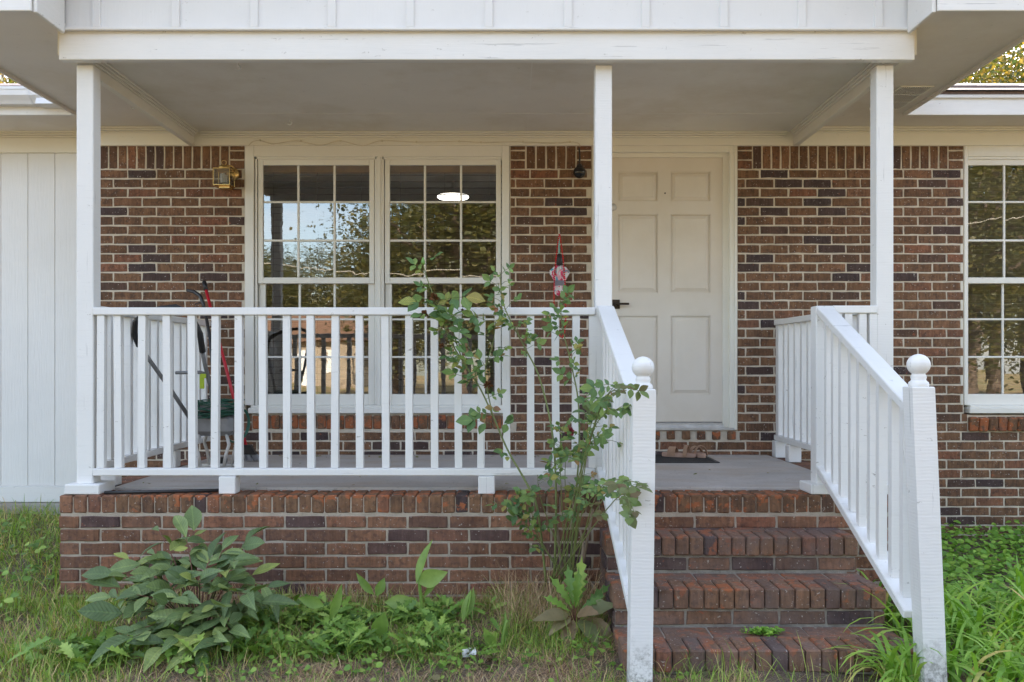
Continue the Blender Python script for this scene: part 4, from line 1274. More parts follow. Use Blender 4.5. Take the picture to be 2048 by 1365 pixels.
MB().tube([a_, a_ + (b_ - a_) * .055], .0155, 10).build('grip', M['black'], br, smooth=True)
MB().tube([a_ + (b_ - a_) * .055, b_], .0115, 10).build('handle', M['red'], br, smooth=True)
hd_ = MB(); bx, by, bz = b_
hd_.prism([(bx - .03, bz + .01), (bx + .035, bz + .01), (bx + .075, bz - .055), (bx - .055, bz - .055)], 'y', by - .022, by + .022)
hd_.build('broom_head', M['black'], br)
bb = MB()
for i in range(150):
    x_ = rc.uniform(-.055, .075); y_ = rc.uniform(-.02, .02)
    bb.tube([(bx + x_, by + y_, bz - .055), (bx + x_ * 1.25 + .01, by + y_ * 1.7, FLOOR + rc.uniform(.004, .02))], .0022, 4, cap=False)
bb.build('bristles', M['bristle'], br)
MB().tube([(X(208, 4.70), 4.705, RT + .010), (X(320, 4.74), 4.742, RT + .010), (X(437, 4.79), 4.79, RT + .010)], .0085, 8).build('black_hose', M['black'], smooth=True, label='thin straight black tube lying on the brick ledge by the left post', cat='tube')
# ceiling hooks
def hook(px, py, zc, label):
    s_ = (zc - CAMZ); Yh = s_ * FPX / (VY - py); xh = X(px, Yh)
    pts = [(xh, Yh, zc + .004), (xh, Yh, zc - .014)] + [(xh + .0 + .013 * math.sin(a), Yh, zc - .027 + .013 * math.cos(a)) for a in np.linspace(0, 4.4, 12)]
    MB().tube(pts, .0042, 6).build('ceiling_hook', M['paper'], smooth=True, label=label, cat='hook', group='screw hooks overhead')
hook(477, 127, CEIL, 'cream screw hook in the porch ceiling just behind the front beam')
hook(579, 239, CEIL, 'cream screw hook in the porch ceiling above the double window')
hook(266, 206, SOF, 'cream screw hook in the soffit left of the side beam')
# cord clipped along the frieze
pts = []; yc_ = YW - .032; clips = []
ctl = [(497, 292), (505, 284), (520, 281.5), (548, 288), (592, 282), (640, 291), (680, 282), (724, 292), (762, 282), (830, 284.5), (916, 283), (962, 285), (1030, 284), (1046, 284.5), (1110, 286.5), (1140, 284), (1157, 287), (1160, 294)]
for (px, py) in ctl: pts.append((X(px, yc_), yc_, Z(py, yc_)))
sm_ = []
for i in range(len(pts) - 1):
    p0, p1, p2, p3 = (Vector(pts[max(0, i - 1)]), Vector(pts[i]), Vector(pts[i + 1]), Vector(pts[min(len(pts) - 1, i + 2)]))
    for k in range(5):
        u = k / 5; sm_.append(.5 * ((2 * p1) + (p2 - p0) * u + (2 * p0 - 5 * p1 + 4 * p2 - p3) * u * u + (3 * p1 - p0 - 3 * p2 + p3) * u ** 3))
sm_.append(Vector(pts[-1]))
wc = thing('frieze_cord', 'thin cream cord stapled in waves along the frieze above the window', 'cord', (-.8, yc_, 2.85))
MB().tube(sm_, .0028, 5).build('cord', M['cord'], wc, smooth=True)
for (px, py) in ((520, 281), (602, 282), (681, 282), (764, 282), (833, 284), (918, 283), (962, 285), (1046, 284), (1140, 284)):
    MB().box(X(px, yc_) - .006, X(px, yc_) + .006, yc_ - .006, YW - .022, Z(py, yc_) - .006, Z(py, yc_) + .006, .002).build('staple', M['cord'], wc)
pap = MB(); rp = random.Random(9)
for k in range(3):
    cx_, cy_ = X(935 + k * 7 - 7, 3.93), 3.93
    v = [(cx_ + rp.uniform(-.03, .03), cy_ + rp.uniform(-.03, .03), gz(cx_, cy_) + .01 + rp.uniform(0, .06)) for _ in range(5)]
    pap.add(v, [(0, 1, 2), (0, 2, 3), (0, 3, 4), (1, 2, 4)])
pap.build('paper_scrap', M['paper'], label='small crumpled white paper scrap lying in the weeds', cat='paper')

# ------------------------------------------------------------------ plants
def leaf_geo(n=5, width=.5, peak=.42, fold=.18, curl=.15, tooth=0.0, seed=0, round_=1.0, twist=0.0):
    r = random.Random(seed); v = []; f = []
    for i in range(n + 1):
        t_ = i / n
        k = t_ / peak if t_ < peak else (1 - t_) / (1 - peak)
        w = width / 2 * max(0, math.sin(k * math.pi / 2)) ** round_
        if tooth and 0 < i < n: w *= 1 + tooth * (1 if i % 2 else -1)
        if i == 0: w = .012
        if i == n: w = .004
        z = -curl * t_ * t_ + r.uniform(-.012, .012)
        a = twist * t_
        y = t_ + (tooth * .05 if i % 2 and tooth else 0)
        v += [(-w * math.cos(a), y - (.04 if tooth and i % 2 == 0 else 0), z + fold * w - w * math.sin(a)), (0, t_, z), (w * math.cos(a), y - (.04 if tooth and i % 2 == 0 else 0), z + fold * w + w * math.sin(a))]
    for i in range(n):
        a, b = i * 3, i * 3 + 3
        f += [(a, a + 1, b + 1, b), (a + 1, a + 2, b + 2, b + 1)]
    return v, f

def leafM(base, d, nrm, L, W=None):
    y = Vector(d).normalized(); z = Vector(nrm); z = z - y * z.dot(y)
    if z.length < 1e-4: z = y.orthogonal()
    z.normalize(); x = y.cross(z)
    W = L if W is None else W
    Mx = Matrix(((x.x * W, y.x * L, z.x * L, 0), (x.y * W, y.y * L, z.y * L, 0), (x.z * W, y.z * L, z.z * L, 0), (0, 0, 0, 1)))
    Mx.translation = Vector(base)
    return Mx

class LeafSet:
    def __init__(s, parent, limit=300): s.parent, s.limit, s.items = parent, limit, []
    def put(s, lib, k, M4, score, mat): s.items.append((score, lib, k, M4, mat))
    def finish(s, seed=1):
        r = random.Random(seed); s.items.sort(key=lambda a: -a[0]); base = WORG[s.parent.name]; cache = {}; rest = {}
        for i, (sc, lib, k, M4, mat) in enumerate(s.items):
            v, f = lib[k % len(lib)]
            if i < s.limit:
                key = (id(lib), k % len(lib), mat.name)
                if key not in cache: cache[key] = mesh_from('leaf', v, f, mat, True)
                o = bpy.data.objects.new('leaf', cache[key]); COL.objects.link(o); o.parent = s.parent
                L = M4.copy(); L.translation = M4.translation - base; o.matrix_local = L
            else:
                mb = rest.setdefault(mat.name, (MB(), mat))[0]; mb.cur = r.random() * .98 + .01; mb.add(v, f, M4)
        for mb, mat in rest.values(): mb.build('small_leaves', mat, s.parent, smooth=True, kind='stuff', fix=False)

def smooth_path(pts, k=6):
    out = []
    for i in range(len(pts) - 1):
        p0, p1, p2, p3 = Vector(pts[max(0, i - 1)]), Vector(pts[i]), Vector(pts[i + 1]), Vector(pts[min(len(pts) - 1, i + 2)])
        for j in range(k):
            u = j / k; out.append(.5 * ((2 * p1) + (p2 - p0) * u + (2 * p0 - 5 * p1 + 4 * p2 - p3) * u * u + (3 * p1 - p0 - 3 * p2 + p3) * u ** 3))
    out.append(Vector(pts[-1])); return out

ROSE = [leaf_geo(5, .66, .45, .22, .12, 0, s_) for s_ in range(4)]
LONG = [leaf_geo(8, w_, .48, fo_, cu_, 0, s_, .9, tw_) for s_, (w_, fo_, cu_, tw_) in enumerate([(.44, .30, .22, .1), (.38, .55, .45, -.3), (.48, .15, .08, .2), (.36, .7, .30, .4), (.42, .25, .55, -.15), (.46, .4, .0, .3), (.34, .5, .7, -.4)])]
TOOTH = [leaf_geo(11, .29, .66, .25, .35, .38, s_) for s_ in range(4)]
ROUND = [leaf_geo(4, .95, .45, .25, .05, 0, s_, .6) for s_ in range(3)]
BROAD = [leaf_geo(8, .34, .42, .45, .10, 0, s_) for s_ in range(3)]
DOCK = [leaf_geo(8, .46, .40, .22, .30, .05, s_) for s_ in range(3)]

# ---- rose bush
rr_ = random.Random(21)
rose = thing('rose_bush', 'tall leggy rose bush with long canes growing up through the porch railing', 'rose bush', (X(1105, 4.45), 4.45, 0))
ls = LeafSet(rose, 300); twigs = MB()
def compound(p, d, L, mat, score, n=5):
    d = Vector(d).normalized(); p = Vector(p)
    up_ = Vector((rr_.uniform(-.5, .5), rr_.uniform(-1.0, -.15), rr_.uniform(.25, 1.0)))
    side = d.cross(up_).normalized(); tip = p + d * L
    mid = p + d * L * .5 + Vector((0, 0, .006))
    twigs.tube([p, mid, tip], .0011, 4, cap=False)
    k = L * rr_.uniform(.42, .62)
    def lf(b, dd, s_):
        nn = up_ + Vector((rr_.uniform(-.5, .5), rr_.uniform(-.5, .5), rr_.uniform(-.4, .4)))
        ls.put(ROSE, rr_.randrange(4), leafM(b, dd + Vector((0, 0, rr_.uniform(-.35, .1))), nn, s_, s_ * rr_.uniform(.85, 1.1)), score * s_, mat)
    lf(tip, d, k * 1.1)
    for q in range((n - 1) // 2):
        b = p + d * L * (.92 - .42 * q)
        for sg in (-1, 1): lf(b, d * .45 + side * sg, k * (.95 - .1 * q))
def cane(ctrl, r0, r1, nleaf, tmin, size, mat=None, cmat=None, score=1.0):
    nleaf = int(nleaf * (1.4 if score <= 1.0 else 1.0)); size *= 1.12
    path = smooth_path([PT3(a, b, y) for a, b, y in ctrl])
    N = len(path)
    MB().tube(path, [r0 + (r1 - r0) * i / (N - 1) for i in range(N)], 7).build('cane', cmat or M['cane'], rose, smooth=True)
    for i in range(nleaf):
        t_ = tmin + (1 - tmin) * (i + rr_.random() * .8) / nleaf
        j = min(N - 2, int(t_ * (N - 1))); p = path[j]; d = (path[j + 1] - p).normalized()
        a = rr_.uniform(0, 2 * math.pi)
        o_ = Vector((math.cos(a), -abs(math.sin(a)) * .7, rr_.uniform(-.35, .35)))
        compound(p, d * .45 + o_, size * rr_.uniform(.65, 1.25), mat or M['rose'], score, rr_.choice((5, 5, 3)))
# long canes
cane([(1092, 1165, 4.48), (1075, 1020, 4.50), (1052, 965, 4.52), (1015, 900, 4.56), (985, 830, 4.58), (955, 768, 4.58), (905, 690, 4.58), (880, 625, 4.58), (855, 560, 4.58), (846, 528, 4.58)], .0065, .0022, 10, .30, .095)
cane([(955, 768, 4.58), (925, 720, 4.55), (905, 660, 4.55), (893, 628, 4.55), (872, 600, 4.55)], .004, .002, 9, .05, .11)
cane([(955, 768, 4.58), (940, 705, 4.60), (925, 650, 4.60), (925, 628, 4.6)], .003, .0018, 7, .1, .10)
cane([(985, 830, 4.58), (970, 745, 4.6), (985, 690, 4.6), (992, 640, 4.6)], .0035, .002, 8, .1, .09)
cane([(1108, 1165, 4.46), (1112, 1000, 4.48), (1105, 870, 4.52), (1080, 760, 4.56), (1052, 700, 4.57), (1020, 640, 4.58), (1005, 600, 4.58), (1000, 545, 4.58)], .0065, .002, 17, .55, .06)
cane([(1050, 700, 4.57), (1035, 660, 4.56), (1042, 640, 4.56)], .002, .0012, 4, .2, .05)
cane([(1138, 1160, 4.46), (1150, 1010, 4.50), (1158, 900, 4.54), (1156, 800, 4.57), (1140, 720, 4.58), (1124, 650, 4.59), (1120, 598, 4.6)], .006, .002, 13, .50, .075)
# lower bushy growth
low = [((1085, 1010), (1075, 950)), ((1130, 960), (1135, 900)), ((1175, 880), (1200, 800)), ((1200, 850), (1235, 765)), ((1205, 830), (1262, 772)), ((1190, 880), (1240, 815)),
       ((1180, 920), (1215, 880)), ((1060, 1040), (1040, 985)), ((1080, 1080), (1060, 1010)), ((1165, 1020), (1190, 965)), ((1190, 1000), (1235, 985)),
       ((1205, 985), (1262, 960)), ((1225, 985), (1290, 968)), ((1240, 1000), (1262, 1020)), ((1120, 920), (1128, 850)),
       ((1165, 900), (1170, 830)), ((1060, 1060), (1030, 1010))]
for (m_, e_) in low:
    yy = rr_.uniform(4.34, 4.52)
    if e_[0] > 1170: yy = min(yy, .435 * FPX / (e_[0] - VX))     # stays left of the stair rail
    cane([(rr_.uniform(1090, 1145), 1165, 4.46), (m_[0] - (10 if yy < 4.2 else 0), m_[1], min((yy + 4.46) / 2, .43 * FPX / max(1, m_[0] - VX))), (e_[0], e_[1], yy)], .0030, .0013, 9 if e_[0] < 1250 else 6, .45, rr_.uniform(.062, .085),
         M['rose_young'] if e_ in ((1262, 772), (1290, 968), (1262, 1020)) else None, score=1.1)
for ctrl in ([(1165, 1130, 4.52), (1178, 1060, 4.54), (1186, 1018, 4.55)], [(1125, 1160, 4.5), (1118, 1090, 4.5), (1112, 1040, 4.5)], [(1150, 1165, 4.44), (1166, 1100, 4.46), (1160, 1060, 4.46)]):
    cane(ctrl, .009, .006, 0, .5, .05, cmat=M['cane_old'])
twigs.build('leaf_stalks', M['petiole'], rose, kind='stuff', fix=False)
ls.finish(2)
def flower(px, py, Y, r, mat, name):
    m = MB(); c = Vector(PT3(px, py, Y)); q = random.Random(px)
    for i in range(26):
        a = q.uniform(0, 6.28); e_ = q.uniform(-.5, 1.4); d = Vector((math.cos(a) * math.cos(e_), math.sin(a) * math.cos(e_), math.sin(e_)))
        v, f = ROUND[i % 3]; m.add(v, f, leafM(c + d * r * .15, d, Vector((q.uniform(-1, 1), q.uniform(-1, 1), 1)), r * q.uniform(.7, 1.1), r * .8))
    m.build(name, mat, rose, smooth=False, fix=False)
flower(868, 597, 4.55, .026, M['deadflower'], 'dried_flower'); flower(848, 629, 4.55, .021, M['deadflower'], 'dried_flower'); flower(926, 622, 4.6, .012, M['deadflower'], 'dried_flower')
flower(976, 772, 4.5, .024, M['deadflower'], 'dried_flower'); flower(884, 694, 4.52, .018, M['deadflower'], 'dried_flower'); flower(1138, 866, 4.47, .030, M['pinkflower'], 'wilted_flower')
MB().lathe([(.002, 0), (.009, .008), (.010, .018), (.005, .034), (.001, .042)], PT3(846, 531, 4.58), 10).build('rosebud', M['bud'], rose, smooth=True)

# ---- big-leaved shrub at the left of the porch front
rs = random.Random(4)
YSH = 4.12
shrub = thing('broad_leaf_shrub', 'low spreading shrub with long grey-green leaves against the porch brick', 'shrub', (X(400, YSH), YSH, gz(-1.4, YSH)))
ls = LeafSet(shrub, 300)
b0 = Vector(PT3(398, 1285, YSH))
ends = [(318, 1062, 4.28), (372, 1075, 4.22), (388, 1062, 4.34), (445, 1100, 4.2), (490, 1085, 4.3), (470, 1120, 4.08), (258, 1120, 4.25), (228, 1150, 4.1), (222, 1195, 4.0), (245, 1228, 3.95), (290, 1255, 3.9), (335, 1205, 3.92),
        (400, 1165, 4.0), (455, 1160, 4.05), (265, 1275, 3.82), (325, 1295, 3.80), (400, 1300, 3.80), (445, 1295, 3.82), (500, 1190, 3.92), (240, 1175, 4.1), (535, 1175, 4.1), (550, 1200, 4.18), (490, 1225, 3.95), (425, 1275, 3.86), (355, 1275, 3.85), (300, 1165, 4.1), (505, 1150, 4.2), (340, 1130, 4.2), (430, 1210, 3.9), (380, 1230, 3.88), (460, 1262, 3.88), (275, 1190, 4.0), (310, 1110, 4.3), (420, 1120, 4.2), (360, 1160, 4.05), (520, 1205, 4.0)]
for (px, py, yy) in ends:
    e_ = Vector(PT3(px, py, yy)); m_ = b0 + (e_ - b0) * .5 + Vector((0, 0, .05 + .06 * rs.random()))
    path = smooth_path([b0, m_, e_], 5); N = len(path)
    MB().tube(path, [.0045 - .003 * i / (N - 1) for i in range(N)], 6).build('stem', M['stem_red'] if rs.random() < .4 else M['stem'], shrub, smooth=True)
    out = (e_ - b0); out.z *= .35; out.normalize()
    sidev = out.cross(Vector((0, 0, 1))).normalized()
    for q in range(6 + (rs.random() < .5)):
        t_ = 1 - .16 * (q // 2) - .04 * (q % 2); j = min(N - 1, int(t_ * (N - 1)))
        if q == 0: dd = out + Vector((0, 0, rs.uniform(-.25, .25)))
        else: dd = out * rs.uniform(.25, .8) + sidev * (1 if q % 2 else -1) * rs.uniform(.6, 1.1) + Vector((0, 0, rs.uniform(-.4, .35)))
        L = rs.choice((rs.uniform(.06, .10), rs.uniform(.10, .165), rs.uniform(.10, .165))) * (1.12 if q == 0 else 1)
        nn = Vector((rs.uniform(-.5, .5), rs.uniform(-1.0, -.1), rs.uniform(.5, 1.2)))
        ls.put(LONG, rs.randrange(7), leafM(path[j], dd, nn, L, L * rs.uniform(.9, 1.2)), L, M['shrub'])
ls.finish(5)

# ---- canna shoots
def shoot(label, px, py, Y, leaves, stem=None):
    c = thing('canna_shoot', label, 'canna', PT3(px, py, Y), 'young canna shoots in the bed')
    if stem: MB().tube(smooth_path([PT3(*q) for q in stem], 4), .008, 8).build('stem', M['canna'], c, smooth=True)
    for (bx, by, ex, ey, dy, W, nx_) in leaves:
        b = Vector(PT3(bx, by, Y)); e_ = Vector(PT3(ex, ey, Y + dy)); d = e_ - b
        v, f = BROAD[int(bx) % 3]
        MB().add(v, f, leafM(b, d, Vector((nx_, -1, .35)), d.length * 1.12, W * .62)).build('leaf', M['canna'], c, smooth=True, fix=False)
shoot('tall canna shoot with a rolled upright leaf and one bent over', 846, 1230, 4.30,
      [(834, 1168, 856, 1088, .02, .26, -.9), (836, 1165, 886, 1148, -.06, .42, .5), (845, 1196, 878, 1150, .04, .15, .9)], [(846, 1235, 4.30), (843, 1205, 4.30), (838, 1160, 4.30)])
shoot('small canna shoot with two upright leaves right of the tall one', 930, 1250, 4.25, [(926, 1245, 938, 1186, .01, .20, -.5), (933, 1235, 948, 1182, .03, .18, .6)])
shoot('canna shoot with one broad leaf near the right end of the bed', 992, 1300, 4.02, [(992, 1300, 970, 1262, -.02, .24, -.4), (1003, 1300, 1012, 1230, .03, .14, .5)], [(1003, 1306, 4.02), (1006, 1275, 4.02), (1014, 1240, 4.03)])
shoot('canna shoot with reddish leaf tip leaning left by the brick', 748, 1200, 4.42, [(748, 1190, 715, 1152, .0, .20, -.4), (752, 1192, 768, 1160, .02, .24, .5), (770, 1205, 830, 1205, -.03, .34, .2)])
shoot('canna shoot with a narrow upright leaf among the left weeds', 660, 1235, 4.15, [(660, 1240, 682, 1178, .0, .22, .5), (648, 1212, 602, 1198, -.03, .26, -.2)])
shoot('canna shoot half sunk in the weeds below the tall one', 762, 1280, 3.98, [(752, 1275, 768, 1232, -.02, .36, .3), (760, 1285, 730, 1262, -.02, .25, -.4)])

# ---- dock at the foot of the rose
rd = random.Random(8); YK = 4.16
dock = thing('dock_weed', 'broad-leaved weed with reddish lower leaves beside the steps', 'weed', PT3(1150, 1240, YK))
kc = Vector(PT3(1150, 1232, YK))
for i, (ex, ey, dy, L, m_) in enumerate([(1130, 1292, -.12, .17, 'dock'), (1195, 1280, -.15, .20, 'dock'), (1228, 1282, -.05, .22, 'dock'), (1085, 1235, -.1, .16, 'dock'), (1218, 1212, -.02, .20, 'dock'), (1100, 1200, .03, .16, 'weed'), (1212, 1180, .05, .16, 'weed'),
                                        (1135, 1150, .06, .20, 'weed'), (1165, 1135, .06, .22, 'weed'), (1155, 1165, -.02, .17, 'weed'), (1195, 1200, .02, .15, 'weed'), (1118, 1170, .0, .18, 'weed'), (1105, 1260, -.1, .14, 'dock'), (1170, 1150, .1, .2, 'weed'), (1180, 1225, -.1, .16, 'dock')]):
    e_ = Vector(PT3(ex, ey, YK + dy - .06)) + Vector((0, 0, .02)); d = e_ - kc; b = kc + d * .22
    MB().tube([kc - Vector((0, 0, .05)), b], .003, 5).build('stalk', M['stem_red'], dock)
    v, f = (DOCK if m_ == 'dock' else TOOTH)[i % 3]
    MB().add(v, f, leafM(b, d, Vector((rd.uniform(-.4, .4), -.8, .9)), d.length * .85, L * (.95 if m_ == 'dock' else .75))).build('leaf', M[m_], dock, smooth=True, fix=False)

# ---- weeds, ground cover, grass: uncountable
def blades(name, n, sampler, hr, wr, el, droop, mat, label, cat, seed, S=3, out=None, kind='stuff'):
    q = np.random.default_rng(seed)
    P = np.array([sampler(q) for _ in range(n)])
    h = q.uniform(hr[0], hr[1], n); w = q.uniform(wr[0], wr[1], n); az = q.uniform(0, 2 * np.pi, n)
    e0 = np.radians(q.uniform(el[0], el[1], n)); dr_ = np.radians(q.uniform(droop[0], droop[1], n))
    dirx, diry = np.cos(az), np.sin(az); tw = az + np.pi / 2 + q.uniform(-.6, .6, n); sx, sy = np.cos(tw), np.sin(tw)
    pos = P.copy(); V = np.zeros((n, 2 * S + 1, 3))
    for k in range(S + 1):
        t_ = k / S
        if k < S:
            ww = (w * (1 - .75 * t_ ** 2) * (.55 + .9 * min(t_, .5)))[:, None] * .5
            sd_ = np.stack([sx, sy, np.zeros(n)], 1)
            V[:, 2 * k] = pos - sd_ * ww; V[:, 2 * k + 1] = pos + sd_ * ww
        else: V[:, 2 * S] = pos
        e_ = e0 - dr_ * (t_ ** 1.2)
        pos = pos + (h / S)[:, None] * np.stack([dirx * np.cos(e_), diry * np.cos(e_), np.sin(e_)], 1)
    m = MB(); m.v = [tuple(a) for a in V.reshape(-1, 3)]
    K = 2 * S + 1; rv = q.uniform(.01, .99, n)
    for i in range(n):
        b = i * K; m.cur = float(rv[i])
        for k in range(S - 1): m.face((b + 2 * k, b + 2 * k + 1, b + 2 * k + 3, b + 2 * k + 2))
        m.face((b + 2 * S - 2, b + 2 * S - 1, b + 2 * S))
    return m.build(name, mat, smooth=True, label=label, cat=cat, kind=kind, fix=False)

def blocked(x, y):
    if PX0 - .01 < x < PX1 + .01 and y > YP - .01: return True
    if SX0 - .01 < x < SX1 + .01 and y > 3.70: return True
    return y > YW - .02 and x > WL or y > YS - .03
def samp(x0, x1, y0, y1, dens=None):
    def f(q):
        for _ in range(60):
            x, y = q.uniform(x0, x1), q.uniform(y0, y1)
            if blocked(x, y): continue
            if dens is None or q.random() < dens(x, y): break
        return (x, y, gz(x, y) - .004)
    return f
def lump(x, y, a=3.1, b=2.3): return .5 + .25 * math.sin(a * x * 2 + 1.7 * y) + .25 * math.sin(b * y * 2.6 - 1.1 * x + 2)
blades('tall_grass', 9500, samp(-4.6, -2.36, 3.6, 6.75, lambda x, y: .35 + .65 * min(1, max(0, (y - 4.2) / 1.2))), (.06, .20), (.003, .007), (35, 90), (30, 150), M['grass'], 'tall fresh green grass along the left side of the porch', 'grass', 31, 4)
blades('lawn_grass', 14000, samp(-3.3, -1.1, 3.3, 4.66, lambda x, y: max(.03, min(1, lump(x, y) * (1.4 - 1.1 * max(0, min(1, (x + 2.4) / .9))) * (1 if y > 3.8 else .6)))), (.035, .13), (.0025, .006), (40, 88), (10, 90), M['grass'], 'patchy green grass in front of the left corner of the porch', 'grass', 32, 3)
blades('bed_grass', 7000, samp(-1.3, .95, 3.3, 4.66, lambda x, y: (.12 + .8 * lump(x * 1.6, y * 1.8) ** 2) * (1 if y > 3.85 else .35)), (.03, .14), (.002, .0042), (30, 88), (10, 110), M['grass'], 'thin grass growing among the weeds of the bed', 'grass', 33, 3)
blades('straw', 24000, samp(-2.7, 1.0, 3.3, 4.67, lambda x, y: .45 + .55 * lump(x * 1.3 + 1, y * 1.2)), (.025, .095), (.0016, .0038), (-5, 50), (-10, 60), M['straw'], 'dry brown thatch lying over the bare clay', 'dry grass', 34, 2)
blades('dry_clump', 900, samp(-.05, .45, 4.22, 4.65), (.12, .32), (.0015, .003), (50, 92), (20, 130), M['straw'], 'tuft of long dry grass round the base of the rose', 'dry grass', 35, 4)
blades('wall_straw', 1800, samp(-1.9, .2, 4.50, 4.66), (.05, .16), (.0015, .003), (35, 90), (10, 100), M['straw'], 'dry grass standing along the foot of the porch brick', 'dry grass', 36, 3)
blades('step_grass', 170, samp(.62, 1.5, 3.40, 3.70), (.05, .22), (.002, .005), (45, 92), (10, 110), M['grass'], 'thin grass in front of the lowest brick step', 'grass', 38, 4)
blades('rose_foot_grass', 500, samp(-.05, .45, 4.0, 4.65), (.06, .22), (.002, .004), (45, 92), (20, 120), M['grass'], 'green grass stems round the foot of the rose', 'grass', 39, 4)
blades('thatch', 26000, samp(-2.9, 1.0, 3.38, 4.0, lambda x, y: .5 + .5 * lump(x * 2.3 + 2, y * 2.2)), (.02, .06), (.001, .0026), (-8, 40), (-20, 60), M['straw'], 'short dry thatch matted over the soil at the front edge', 'dry grass', 40, 2)
# strap-leaved clumps
def clump_s(cx, cy, r):
    def f(q):
        a = q.uniform(0, 6.28); d = r * q.random() ** .5
        return (cx + d * math.cos(a), cy + d * math.sin(a), gz(cx, cy) - .005)
    return f
blades('strap_leaf_clump', 46, clump_s(1.56, 3.60, .06), (.22, .44), (.015, .028), (55, 90), (80, 170), M['lily'], 'arching strap-leaved clump at the inner foot of the right newel', 'plant', 41, 7, kind=None)
blades('strap_leaves', 900, samp(1.74, 3.3, 3.35, 4.45, lambda x, y: .35 + .65 * lump(x * 2, y * 2)), (.26, .50), (.014, .030), (50, 90), (70, 170), M['lily'], 'mass of arching bright green strap leaves right of the steps', 'plants', 42, 7)

def cover(name, n, sampler, hr, lr, lib, mat, label, cat, seed, tilt=.5, outw=None):
    q = np.random.default_rng(seed); m = MB()
    for i in range(n):
        x, y, z = sampler(q); a = q.uniform(0, 6.28); L = q.uniform(*lr)
        m.cur = float(q.uniform(.01, .99))
        v, f = lib[i % len(lib)]
        d = Vector((math.cos(a), math.sin(a), q.uniform(-.2, tilt))); nn = Vector((q.uniform(-.5, .5), q.uniform(-.8, .2), 1))
        m.add(v, f, leafM((x, y, z + q.uniform(*hr)), d, nn, L))
    return m.build(name, mat, smooth=True, label=label, cat=cat, kind='stuff', fix=False)
cover('ground_cover', 6500, samp(2.0, 4.4, 4.1, 6.66, lambda x, y: .3 + .7 * lump(x * 1.7, y * 1.5)), (.01, .13), (.022, .048), ROUND, M['clover'], 'dense round-leaved ground cover below the right-hand wall', 'ground cover', 51)
cover('weed_patch', 1450, samp(-1.25, .0, 3.84, 4.45, lambda x, y: max(.02, min(1, (lump(x * 2.1, y * 2.6) - .22) * 1.8)) * (1 if x < -.3 else .3)), (.0, .08), (.025, .11), TOOTH, M['weed'], 'lush patch of toothed bright green weeds before the porch brick', 'weeds', 52, 1.5)
cover('weed_clumps', 240, samp(-2.1, -1.3, 3.70, 3.98, lambda x, y: lump(x * 2.2, y * 3) ** 2), (.0, .07), (.05, .14), TOOTH, M['weed'], 'toothed green weeds in front of the broad-leaved shrub', 'weeds', 53, 1.3)
cover('round_weeds', 420, samp(-1.5, .75, 3.6, 4.3, lambda x, y: lump(x * 3, y * 3) ** 2), (.0, .06), (.016, .036), ROUND, M['weed'], 'small round-leaved weeds scattered over the bed', 'weeds', 54)
cover('step_moss', 240, lambda q: (q.normal(1.435 * .777, .035), q.normal(3.955, .02), .036), (.0, .02), (.010, .018), ROUND, M['clover'], 'small green sprig growing in the joint of the lowest step', 'weed', 55)
cover('side_weeds', 700, samp(-3.9, -2.4, 4.0, 6.3, lambda x, y: lump(x * 2.4, y * 1.9) ** 2), (.02, .12), (.02, .05), ROUND, M['weed'], 'small leafy weeds mixed into the grass left of the porch', 'weeds', 57)
# fallen leaves
cover('porch_litter', 60, lambda q: (q.uniform(-2.1, 1.8), q.choice((q.uniform(6.45, 6.63), q.uniform(4.9, 6.6))), FLOOR + .003), (.0, .004), (.012, .035), ROSE, M['dock'], 'dry leaf crumbs scattered on the concrete porch floor', 'litter', 58, .1)
lf = cover('fallen_leaves', 90, samp(-2.6, 1.0, 3.4, 4.6), (.0, .03), (.03, .06), ROSE, M['dock'], 'dry fallen leaves lying on the bed', 'leaves', 56, .2)

# ------------------------------------------------------------------ trees
def tree_parts(seed, h, cr, cz, nclump, per, size):
    q = random.Random(seed); tr = MB(); cr_ = MB()
    top = Vector((q.uniform(-.3, .3), q.uniform(-.3, .3), h * .8))
    tr.tube(smooth_path([(0, 0, -.2), (q.uniform(-.1, .1), q.uniform(-.1, .1), h * .3), (q.uniform(-.25, .25), 0, h * .55), top], 4), [.03 * h * (1 - .065 * i) for i in range(13)], 9)
    cl = []
    for i in range(nclump):
        a = q.uniform(0, 6.28); u = q.uniform(-1, 1); d = q.random() ** .4
        c = Vector((cr * d * math.cos(a) * math.sqrt(1 - u * u), cr * d * math.sin(a) * math.sqrt(1 - u * u), cz + (h - cz) * d * u))
        c.z = max(c.z, h * .22); cl.append(c)
        if i % 3 == 0:
            b = Vector((0, 0, h * q.uniform(.25, .6)))
            tr.tube([b, b + (c - b) * .5 + Vector((0, 0, .3)), c], [.011 * h, .006 * h, .002 * h], 6)
    for c in cl:
        s_ = cr * q.uniform(.14, .30)
        for k in range(per):
            p = c + Vector((q.gauss(0, s_), q.gauss(0, s_), q.gauss(0, s_ * .75)))
            d = Vector((q.uniform(-1, 1), q.uniform(-1, 1), q.uniform(-.9, .3))); L = size * q.uniform(.6, 1.4)
            Mx = leafM(p, d, Vector((q.uniform(-1, 1), q.uniform(-1, 1), q.uniform(-.2, 1))), L)
            cr_.cur = q.random() * .98 + .01
            cr_.add([(-.3, .4, .05), (0, 0, 0), (.3, .4, .05), (0, 1, 0)], [(1, 2, 3, 0)], Mx)
    return tr, cr_
def make_tree(seed, h, cr, cz, ncl, per, size, leafmat, name):
    tr, c = tree_parts(seed, h, cr, cz, ncl, per, size)
    return tr.mesh('trunk', M['bark'], (0, 0, 0), True, False), c.mesh('crown', leafmat, (0, 0, 0), True, False)
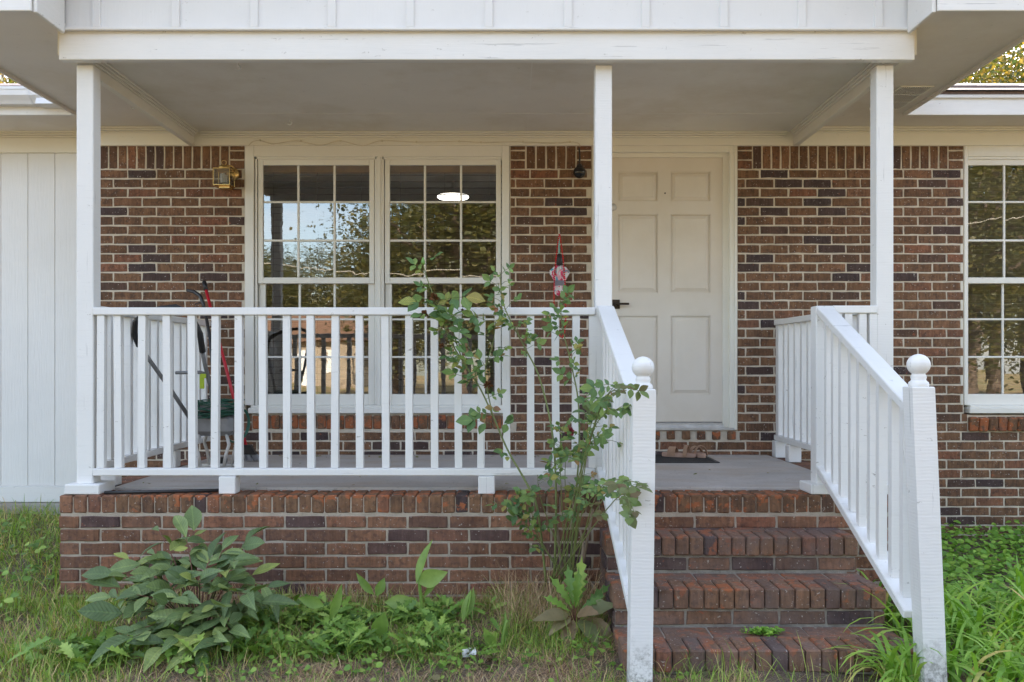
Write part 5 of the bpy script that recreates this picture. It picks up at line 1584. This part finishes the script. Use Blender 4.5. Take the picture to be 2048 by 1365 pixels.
def put_tree(name, meshes, x, y, sc, rz, label, group):
    t_ = thing(name, label, 'tree', (x, y, 0), group); t_.scale = (sc, sc, sc); t_.rotation_euler = (0, 0, rz)
    for nm, me in zip(('trunk', 'crown'), meshes):
        o = bpy.data.objects.new(nm, me); COL.objects.link(o); o.parent = t_
TA = make_tree(1, 11, 4.2, 6.2, 80, 380, .15, M['treeleaf'], 'a'); TB = make_tree(2, 9, 3.2, 5.0, 60, 330, .14, M['treeleaf'], 'b')
TG = make_tree(3, 9.5, 4.0, 5.8, 110, 330, .10, M['goldleaf'], 'g')
G1 = 'trees across the yard'; L1 = 'leafy tree across the yard, visible only as a reflection in the windows'
for i, (x, y, sc, w_) in enumerate([(-1.9, -21, 1.0, 0), (2.5, -24, 1.1, 0), (-5.1, -27, .95, 1), (-17.5, -63, 1.0, 0), (-14.3, -64, 1.2, 1), (-22, -66, .95, 0), (-.5, -33, 1.25, 0), (-20, -60, .92, 0), (-24, -62, 1.1, 1), (-12, -60, .8, 1), (7, -27, 1.1, 0), (14, -14, .9, 1), (18, -20, 1.0, 0), (23, -26, 1.2, 0), (12, -30, 1.1, 1), (-1.0, -38, 1.3, 0), (3.5, -36, 1.3, 1), (16, -34, 1.4, 0), (-30, -66, 1.3, 0), (-9, -62, 1.0, 0), (28, -22, 1.1, 1)]):
    put_tree('yard_tree', (TB if w_ else TA), x, y, sc, i * 1.3, L1, G1)
G2 = 'trees behind the house'
put_tree('golden_tree', TG, 10.6, 19.5, .95, .4, 'sunlit golden-leaved tree above the roof at the upper right', G2)
put_tree('golden_tree', TG, 15.5, 23, 1.05, 2.2, 'golden-leaved tree behind the one above the right roof', G2)
put_tree('golden_tree', TG, 13.2, 28, 1.25, 5.1, 'farthest golden-leaved tree showing between the others above the right roof', G2)
put_tree('golden_tree', TG, -11.6, 20.5, 1.0, 4.0, 'dark green tree tip above the gutter at the left edge', G2)
# overhead cable between two poles, mirrored in the panes
cb = thing('utility_cable', 'pale sagging overhead cable mirrored in the window panes', 'cable', (-3, -8, 3.7))
pts = [(-17 + 31 * k / 24, -8, 3.45 + 1.7 * ((k / 24 - .5) * 2) ** 2) for k in range(25)]
MB().tube(pts, .013, 6).build('wire', M['fiber'], cb, smooth=True)
for x_ in (-17, 14):
    MB().tube([(x_, -8, -.3), (x_, -8, 6.2)], [.14, .10], 10).build('pole', M['bark'], cb, smooth=True)
# house across the road
nb = thing('distant_house', 'tan house with a brown roof across the yard, mirrored in the window', 'house', (-15, -50, 0))
MB().box(-21, -10.5, -56, -49, -.2, 2.9).build('wall', M['curtain'], nb)
MB().prism([(-48.4, 2.8), (-56.6, 2.8), (-52.5, 5.2)], 'x', -21.5, -10.0).build('roof', m_simple('brown_roof', (.20, .11, .065), .9), nb)
for x_ in (-19.5, -17, -12.5):
    MB().box(x_ - .5, x_ + .5, -49.02, -48.95, .9, 2.2, .02).build('window', M['sash'], nb)
MB().box(-15.2, -14.3, -49.03, -48.95, 0, 2.1, .02).build('door', M['white'], nb)
